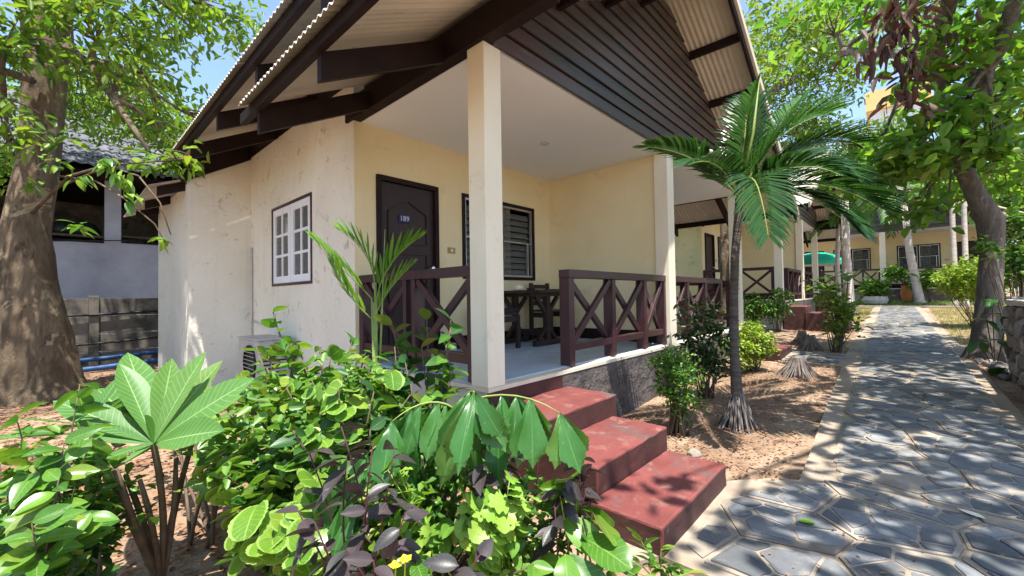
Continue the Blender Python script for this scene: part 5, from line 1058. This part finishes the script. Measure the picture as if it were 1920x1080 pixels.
# ------------------------------------------------------------------ palms
def main_palm():
    T = thing('palm_tree', (4.43, 1.16, 0), 'small palm with dark arching fronds and ringed trunk in the sandy bed', 'palm')
    top = Vector((4.499, 1.112, 2.222)); b = Vector((4.43, 1.16, 0.02))
    pts = [b, b + Vector((0, 0, 0.12)), b + Vector((0.0, 0.0, 0.30)), b + Vector((-0.01, 0.01, 0.7)), Vector((4.467, 1.175, 1.245)), Vector((4.473, 1.156, 1.661)), Vector((4.492, 1.124, 2.025)), top]
    rad = [0.095, 0.08, 0.052, 0.042, 0.038, 0.037, 0.037, 0.034]; pp = []; rr = []
    for i in range(len(pts) - 1):
        n = max(2, int((pts[i + 1] - pts[i]).length / 0.011)); n += n % 2
        for k in range(n): pp.append(pts[i].lerp(pts[i + 1], k / n)); rr.append((rad[i] + (rad[i + 1] - rad[i]) * k / n) * (1.0 if len(pp) % 4 else 1.07))
    mb = MB(); mb.tube(pp + [top], rr + [0.038], 14); obj('trunk', mb, M['palmtrunk'], T, smooth=True)
    for k in range(56):
        a = 2 * math.pi * k / 56 + random.uniform(-.1, .1); d = Vector((math.cos(a), math.sin(a), 0)); L = random.uniform(0.11, 0.18)
        mb = MB(); h = random.uniform(0.18, 0.32); mb.tube([b + d * 0.055 + Vector((0, 0, h)), b + d * random.uniform(0.085, 0.11) + Vector((0, 0, h * 0.55)), b + d * L + Vector((0, 0, 0.0)), b + d * (L + 0.04) + Vector((0, 0, -0.03))], [0.007, 0.008, 0.008, 0.005], 5); obj('root', mb, M['root'], T, smooth=True)
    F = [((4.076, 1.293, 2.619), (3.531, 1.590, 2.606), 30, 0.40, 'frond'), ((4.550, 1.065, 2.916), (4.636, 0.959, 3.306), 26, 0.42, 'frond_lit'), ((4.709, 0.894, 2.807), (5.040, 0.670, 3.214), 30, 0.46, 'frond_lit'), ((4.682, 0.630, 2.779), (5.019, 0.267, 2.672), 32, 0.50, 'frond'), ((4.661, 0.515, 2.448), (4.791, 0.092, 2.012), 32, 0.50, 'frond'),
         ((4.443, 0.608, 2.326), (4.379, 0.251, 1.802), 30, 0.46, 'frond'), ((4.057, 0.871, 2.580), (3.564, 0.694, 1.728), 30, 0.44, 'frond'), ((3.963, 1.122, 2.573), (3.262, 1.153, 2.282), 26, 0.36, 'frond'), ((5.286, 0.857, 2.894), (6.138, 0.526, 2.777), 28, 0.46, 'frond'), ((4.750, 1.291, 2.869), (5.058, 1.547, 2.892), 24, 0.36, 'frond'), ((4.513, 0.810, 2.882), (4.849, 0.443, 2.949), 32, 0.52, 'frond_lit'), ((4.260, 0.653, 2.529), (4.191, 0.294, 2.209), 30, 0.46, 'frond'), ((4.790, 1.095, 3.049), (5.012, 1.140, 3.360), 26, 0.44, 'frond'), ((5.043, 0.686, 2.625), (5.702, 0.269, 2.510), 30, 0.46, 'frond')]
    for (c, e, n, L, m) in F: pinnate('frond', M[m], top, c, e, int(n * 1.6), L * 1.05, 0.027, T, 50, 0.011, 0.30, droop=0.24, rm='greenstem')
    mb = MB(); mb.tube([top, Vector((4.587, 0.996, 2.854)), Vector((4.628, 0.937, 3.373))], [0.022, 0.014, 0.003], 6); obj('spear_leaf', mb, M['greenstem'], T, smooth=True)
main_palm()
def bg_palm(base, top, r, label, L, n=9, m='frond_lit', trunk='palepalm'):
    b, t = Vector(base), Vector(top); T = thing('palm_tree', b, label, 'palm'); mb = MB()
    mb.tube([b, b + Vector((0, 0, 0.15)), b.lerp(t, 0.5) + Vector((0.03, 0.05, 0)), t], [r * 1.9, r * 1.2, r, r * 0.75], 10); obj('trunk', mb, M[trunk], T, smooth=True)
    for k in range(n):
        a = 2 * math.pi * k / n + random.uniform(-.25, .25); d = Vector((math.cos(a), math.sin(a), 0)); h = random.uniform(0.2, 0.7)
        pinnate('frond', M[m], t, t + d * L * 0.5 + Vector((0, 0, L * h)), t + d * L + Vector((0, 0, L * (h - 0.75))), 22, L * 0.36, 0.05, T, 55, 0.015, 0.25, droop=0.35)
bg_palm((23.9, -0.66, g(23.9)), (23.558, -0.290, 4.795), 0.13, 'palm with leaning grey trunk rising from the lawn before the far cottage', 1.9)
bg_palm((18.0, 1.18, g(18)), (18.0, 1.22, 4.6), 0.13, 'palm with stout pale trunk beside the middle cottage end', 1.8)
bg_palm((19.8, 1.62, g(19.8)), (19.711, 1.554, 3.812), 0.08, 'slim young palm with a withered frond behind the stout pale palm', 1.0, 6)
bg_palm((22.0, -1.56, g(22)), (22.0, -1.62, 7.2), 0.075, 'slender areca palm with white ringed trunk near the rounded lime bush', 1.3, 7)
bg_palm((21.9, -1.80, g(22)), (21.9, -1.95, 7.6), 0.07, 'slender areca palm with white ringed trunk nearest the leaning tree', 1.3, 7)

# ------------------------------------------------------------------ shrubs along the path
def shrub(name, label, base, blobs, size, leafm, stems=7, asp=0.6, group=None, droop=0.1):
    b = Vector(base); T = thing(name, b, label, 'shrub', group); mb = MB(); P = []
    for c, r, nc, per, cr in blobs:
        cc, p = clumps(c, r, nc, per, cr, 0.2); P.append(p)
        for q in cc[:stems]: mb.tube(curve(b + Vector((random.uniform(-.08, .08), random.uniform(-.08, .08), -.02)), q, (random.uniform(-.05, .05), random.uniform(-.05, .05), -0.05), 5), [0.010, 0.009, 0.007, 0.005, 0.003], 5)
    obj('stems', mb, M['stem'], T, smooth=True); leaf_cloud('foliage', np.concatenate(P), size, asp, M[leafm], T, tuple(b), droop, 'stuff')
shrub('clipped_shrub', 'small leaved green shrub on thin stems beside the red steps', (3.85, 1.52, 0), [((3.85, 1.52, 0.55), (0.20, 0.20, 0.24), 50, 24, 0.045), ((3.95, 1.50, 0.30), (0.14, 0.14, 0.12), 14, 20, 0.045)], 0.042, 'shrub_mid', 14, 0.75)
shrub('dark_shrub', 'tall dark leaved shrub behind the small palm trunk', (5.25, 1.72, 0.05), [((5.2, 1.72, 0.85), (0.26, 0.28, 0.38), 32, 18, 0.08), ((5.3, 1.66, 0.45), (0.2, 0.2, 0.2), 16, 20, 0.07)], 0.085, 'shrub_dark', 10, 0.5)
shrub('lime_shrub', 'yellow green shrub by the foot of the second stairway', (7.15, 1.62, 0.12), [((7.15, 1.62, 0.55), (0.30, 0.28, 0.28), 70, 24, 0.05), ((6.8, 1.75, 0.45), (0.2, 0.2, 0.25), 26, 22, 0.05)], 0.05, 'shrub_lime', 10, 0.7)
shrub('flower_bed_shrub', 'leafy shrub with pale frangipani tops in the bed beside the path', (9.55, 0.85, 0.2), [((9.5, 0.9, 1.1), (0.30, 0.26, 0.42), 26, 16, 0.09), ((9.6, 0.75, 0.75), (0.22, 0.22, 0.25), 10, 14, 0.08)], 0.10, 't_fine', 12, 0.7)
T = thing('frangipani', (9.75, 0.80, 0.2), 'pale leaved frangipani rising above the shrub beside the path', 'plant'); mb = MB()
for tp in ((9.310, 0.810, 1.549), (9.728, 0.668, 0.971), (9.215, 0.920, 1.316), (10.110, 0.682, 1.462)):
    mb.tube(curve((9.75, 0.80, 0.2), tp, (0.02, 0, 0), 5), [0.018, 0.016, 0.014, 0.013, 0.012], 6)
    for k in range(9): put_leaf(random.choice(LM['plum']), T, tp, rdir(-10, 60), random.uniform(0.6, 0.85))
obj('stems', mb, M['stem'], T, smooth=True)
shrub('croton', 'drooping green croton against the foundation of the middle cottage', (12.35, 2.85, 0.3), [((12.35, 2.85, 0.95), (0.25, 0.3, 0.35), 26, 18, 0.09)], 0.13, 'shrub_mid', 8, 0.4, 'crotons by the middle cottage', 0.5)
shrub('croton', 'drooping green croton at the corner pillar of the middle cottage', (12.3, 2.25, 0.3), [((12.3, 2.25, 1.0), (0.25, 0.28, 0.4), 24, 18, 0.09)], 0.13, 'shrub_mid', 8, 0.4, 'crotons by the middle cottage', 0.5)
shrub('rounded_bush', 'rounded lime green bush on brown stems at the right of the path', (14.6, -1.35, g(14.6)), [((14.6, -1.35, 1.55), (0.72, 0.70, 0.48), 200, 26, 0.07)], 0.075, 'shrub_lime', 16, 0.7)
shrub('potted_frangipani', 'green plant with long leaves growing in the stone planter', (23.7, 0.70, 1.0), [((23.7, 0.70, 1.45), (0.35, 0.35, 0.35), 26, 14, 0.12), ((24.2, 0.1, 2.1), (0.3, 0.3, 0.2), 12, 14, 0.12)], 0.26, 'shrub_mid', 6, 0.4)
shrub('broad_plant', 'broad leaved plant before the dark plinth of the far cottage', (24.4, -0.95, g(24.4)), [((24.4, -0.9, 1.75), (0.4, 0.4, 0.25), 14, 12, 0.12)], 0.40, 'shrub_mid', 6, 0.4)
shrub('vine', 'leafy vine climbing round the trunk of the leaning tree', (9.3, -1.3, 0.2), [((10.241, -1.388, 1.730), (0.28, 0.28, 0.35), 34, 18, 0.09), ((9.325, -0.988, 1.868), (0.08, 0.08, 0.2), 5, 12, 0.06), ((10.589, -1.493, 2.435), (0.25, 0.25, 0.25), 16, 16, 0.1)], 0.10, 'shrub_mid', 8, 0.7)
T = thing('climbing_plant', (8.9, -0.98, 0.15), 'big dark heart leaves of a creeper between the leaning tree and stone wall', 'plant'); mb = MB()
for tp in ((8.577, -0.885, 0.878), (8.420, -1.001, 0.609), (8.654, -0.811, 0.577), (8.466, -1.062, 0.959), (8.625, -0.945, 1.168), (8.222, -0.923, 0.279)):
    mb.tube(curve((8.9, -0.98, 0.12), tp, (0, 0, 0.02), 5), 0.007, 5)
    for k in range(3): put_leaf(LM['dark'][k % 2], T, tp, rdir(-50, 10), random.uniform(1.2, 1.7))
obj('stems', mb, M['stem'], T, smooth=True)

shrub('bed_undergrowth', 'fine dark undergrowth deep inside the big round leaf shrub', (0.95, 2.1, 0), [((0.915, 2.199, 0.674), (0.48, 0.42, 0.34), 90, 16, 0.07), ((0.725, 1.970, 0.433), (0.25, 0.25, 0.25), 30, 16, 0.06)], 0.062, 'shrub_mid', 14, 0.6)
shrub('bed_undergrowth', 'fine leafy undergrowth behind the purple plants below the fishtail palm', (1.05, 1.5, 0), [((1.049, 1.472, 0.404), (0.34, 0.28, 0.24), 60, 16, 0.06), ((1.246, 1.110, 0.408), (0.2, 0.2, 0.18), 24, 16, 0.05)], 0.052, 'shrub_mid', 14, 0.6)
shrub('bed_undergrowth', 'fine leafy undergrowth among the pointed leaf shrub stems on the left', (0.0, 2.3, 0), [((-0.022, 2.411, 0.504), (0.26, 0.24, 0.26), 40, 16, 0.06)], 0.055, 'shrub_mid', 10, 0.6)
# ------------------------------------------------------------------ stumps of cut palms
for (c, r, lb) in (((7.09, 1.06, 0.11), 0.16, 'cut palm stump with dry splayed roots in the sandy bed'), ((9.62, 1.22, 0.21), 0.13, 'small cut palm stump in the bed by the second stairway'), ((10.3, 1.45, 0.23), 0.13, 'cut palm stump against the plinth behind the path shrub')):
    T = thing('palm_stump', c, lb, 'stump', 'cut palm stumps'); c = Vector(c)
    mb = MB(); mb.lathe([(r * 0.9, -0.03), (r * 0.75, 0.08), (r * 0.55, 0.22), (r * 0.45, 0.27), (0, 0.26)], c, 12); obj('stump_core', mb, M['root'], T)
    for k in range(40):
        a = 2 * math.pi * k / 40 + random.uniform(-.08, .08); d = Vector((math.cos(a), math.sin(a), 0)); L = r * random.uniform(1.3, 1.9); h = random.uniform(0.2, 0.29)
        mb = MB(); mb.tube([c + d * r * 0.45 + Vector((0, 0, h)), c + d * r * 0.8 + Vector((0, 0, h * 0.55)), c + d * L + Vector((0, 0, -0.01))], [0.011, 0.010, 0.006], 5); obj('root', mb, M['root'], T)

# ------------------------------------------------------------------ grass, litter and fallen leaves
def blades(name, n, box, h, mat, label):
    x = rng.uniform(box[0], box[1], n); y = rng.uniform(box[2], box[3], n)
    z = np.array([g(v) for v in x]); a = rng.uniform(0, 2 * np.pi, n); s = h * rng.uniform(0.5, 1.3, n); lean = rng.normal(0, 0.5, (n, 2))
    b = np.stack([x, y, z - 0.01], 1); wv = np.stack([np.cos(a), np.sin(a), np.zeros(n)], 1) * 0.006 * (h / 0.06)
    tip = b + np.stack([lean[:, 0] * s, lean[:, 1] * s, s], 1)
    v = np.stack([b - wv, b + wv, tip], 1).reshape(-1, 3); o = fast_mesh(name, v, 3, np.arange(3 * n), mat); tag(o, label, 'grass', kind='stuff')
blades('dry_grass', 9000, (11.5, 21.3, -2.4, -0.80), 0.07, M['grass'], 'dry yellow grass along the right edge of the path')
blades('dry_grass', 3500, (15.5, 21.3, 0.70, 1.5), 0.07, M['grass'], 'dry yellow grass along the left edge of the path')
blades('lawn', 9000, (22.7, 25.1, -5, 4.5), 0.10, M['lawn'], 'green grass strip before the far cottage')
def litter(n, box, size, label, name='leaf_litter', avoid=None):
    pts = np.stack([rng.uniform(box[0], box[1], n), rng.uniform(box[2], box[3], n)], 1)
    if avoid: pts = np.array([p for p in pts if not avoid(p)])
    k = len(pts); z = np.array([g(v) for v in pts[:, 0]]) + rng.uniform(0.018, 0.04, k)
    o = leaf_cloud(name, np.column_stack([pts, z]), size, 0.55, M['litter'], None, (0, 0, 0), 0.0, None, 0.35); tag(o, label, 'leaf litter', kind='stuff')
    # flatten the leaves onto the ground
    me = o.data; co = np.empty(len(me.vertices) * 3, np.float32); me.vertices.foreach_get('co', co); co = co.reshape(-1, 3); co[:, 2] = np.repeat(z, 6) + (co[:, 2] - np.repeat(z, 6)) * 0.22; me.vertices.foreach_set('co', co.ravel()); me.update()
litter(17000, (-3.5, 1.9, 1.8, 10.9), 0.058, 'reddish brown fallen leaves covering the left yard')
litter(4200, (3.2, 8.0, 0.62, 2.15), 0.034, 'brown litter over the sandy bed beside the path')
litter(1600, (9.2, 13.5, 0.75, 1.9), 0.04, 'brown litter in the second bed beside the path')
litter(2500, (4.5, 11, -2.6, -0.86), 0.05, 'brown litter under the leaning tree')
def on_path(n):
    x = rng.uniform(2.1, 14, n) ; y = rng.uniform(-0.8, 0.55, n); P = np.column_stack([x, y, np.array([g(v) for v in x]) + 0.052])
    o = leaf_cloud('path_litter', P, 0.028, 0.4, M['litter'], None, (0, 0, 0), 0.0, None, 0.2); tag(o, 'tiny scattered leaf bits lying on the paved path', 'leaf litter', kind='stuff')
    me = o.data; co = np.empty(len(me.vertices) * 3, np.float32); me.vertices.foreach_get('co', co); co = co.reshape(-1, 3); z = np.repeat(P[:, 2], 6); co[:, 2] = z + (co[:, 2] - z) * 0.15; me.vertices.foreach_set('co', co.ravel()); me.update()
on_path(900)
for nm, c, a, m, lb in (('fallen_leaf', (3.42, -0.32, 0.052), 0.9, M['shell'], 'pale fallen leaf lying on the dark slate path'), ('fallen_leaf', (2.78, 0.36, 0.052), 2.0, M['l_ovate'], 'green fallen leaf on the slate before the lowest red step')):
    me = leaf_mesh(nm, 'ovate', 0.13 if m is M['shell'] else 0.08, 0.055, m, 0.0, 0.12); o = bpy.data.objects.new(nm, me); place(o, c, None); o.rotation_euler = (0.05, 0.03, a); tag(o, lb, 'leaf')
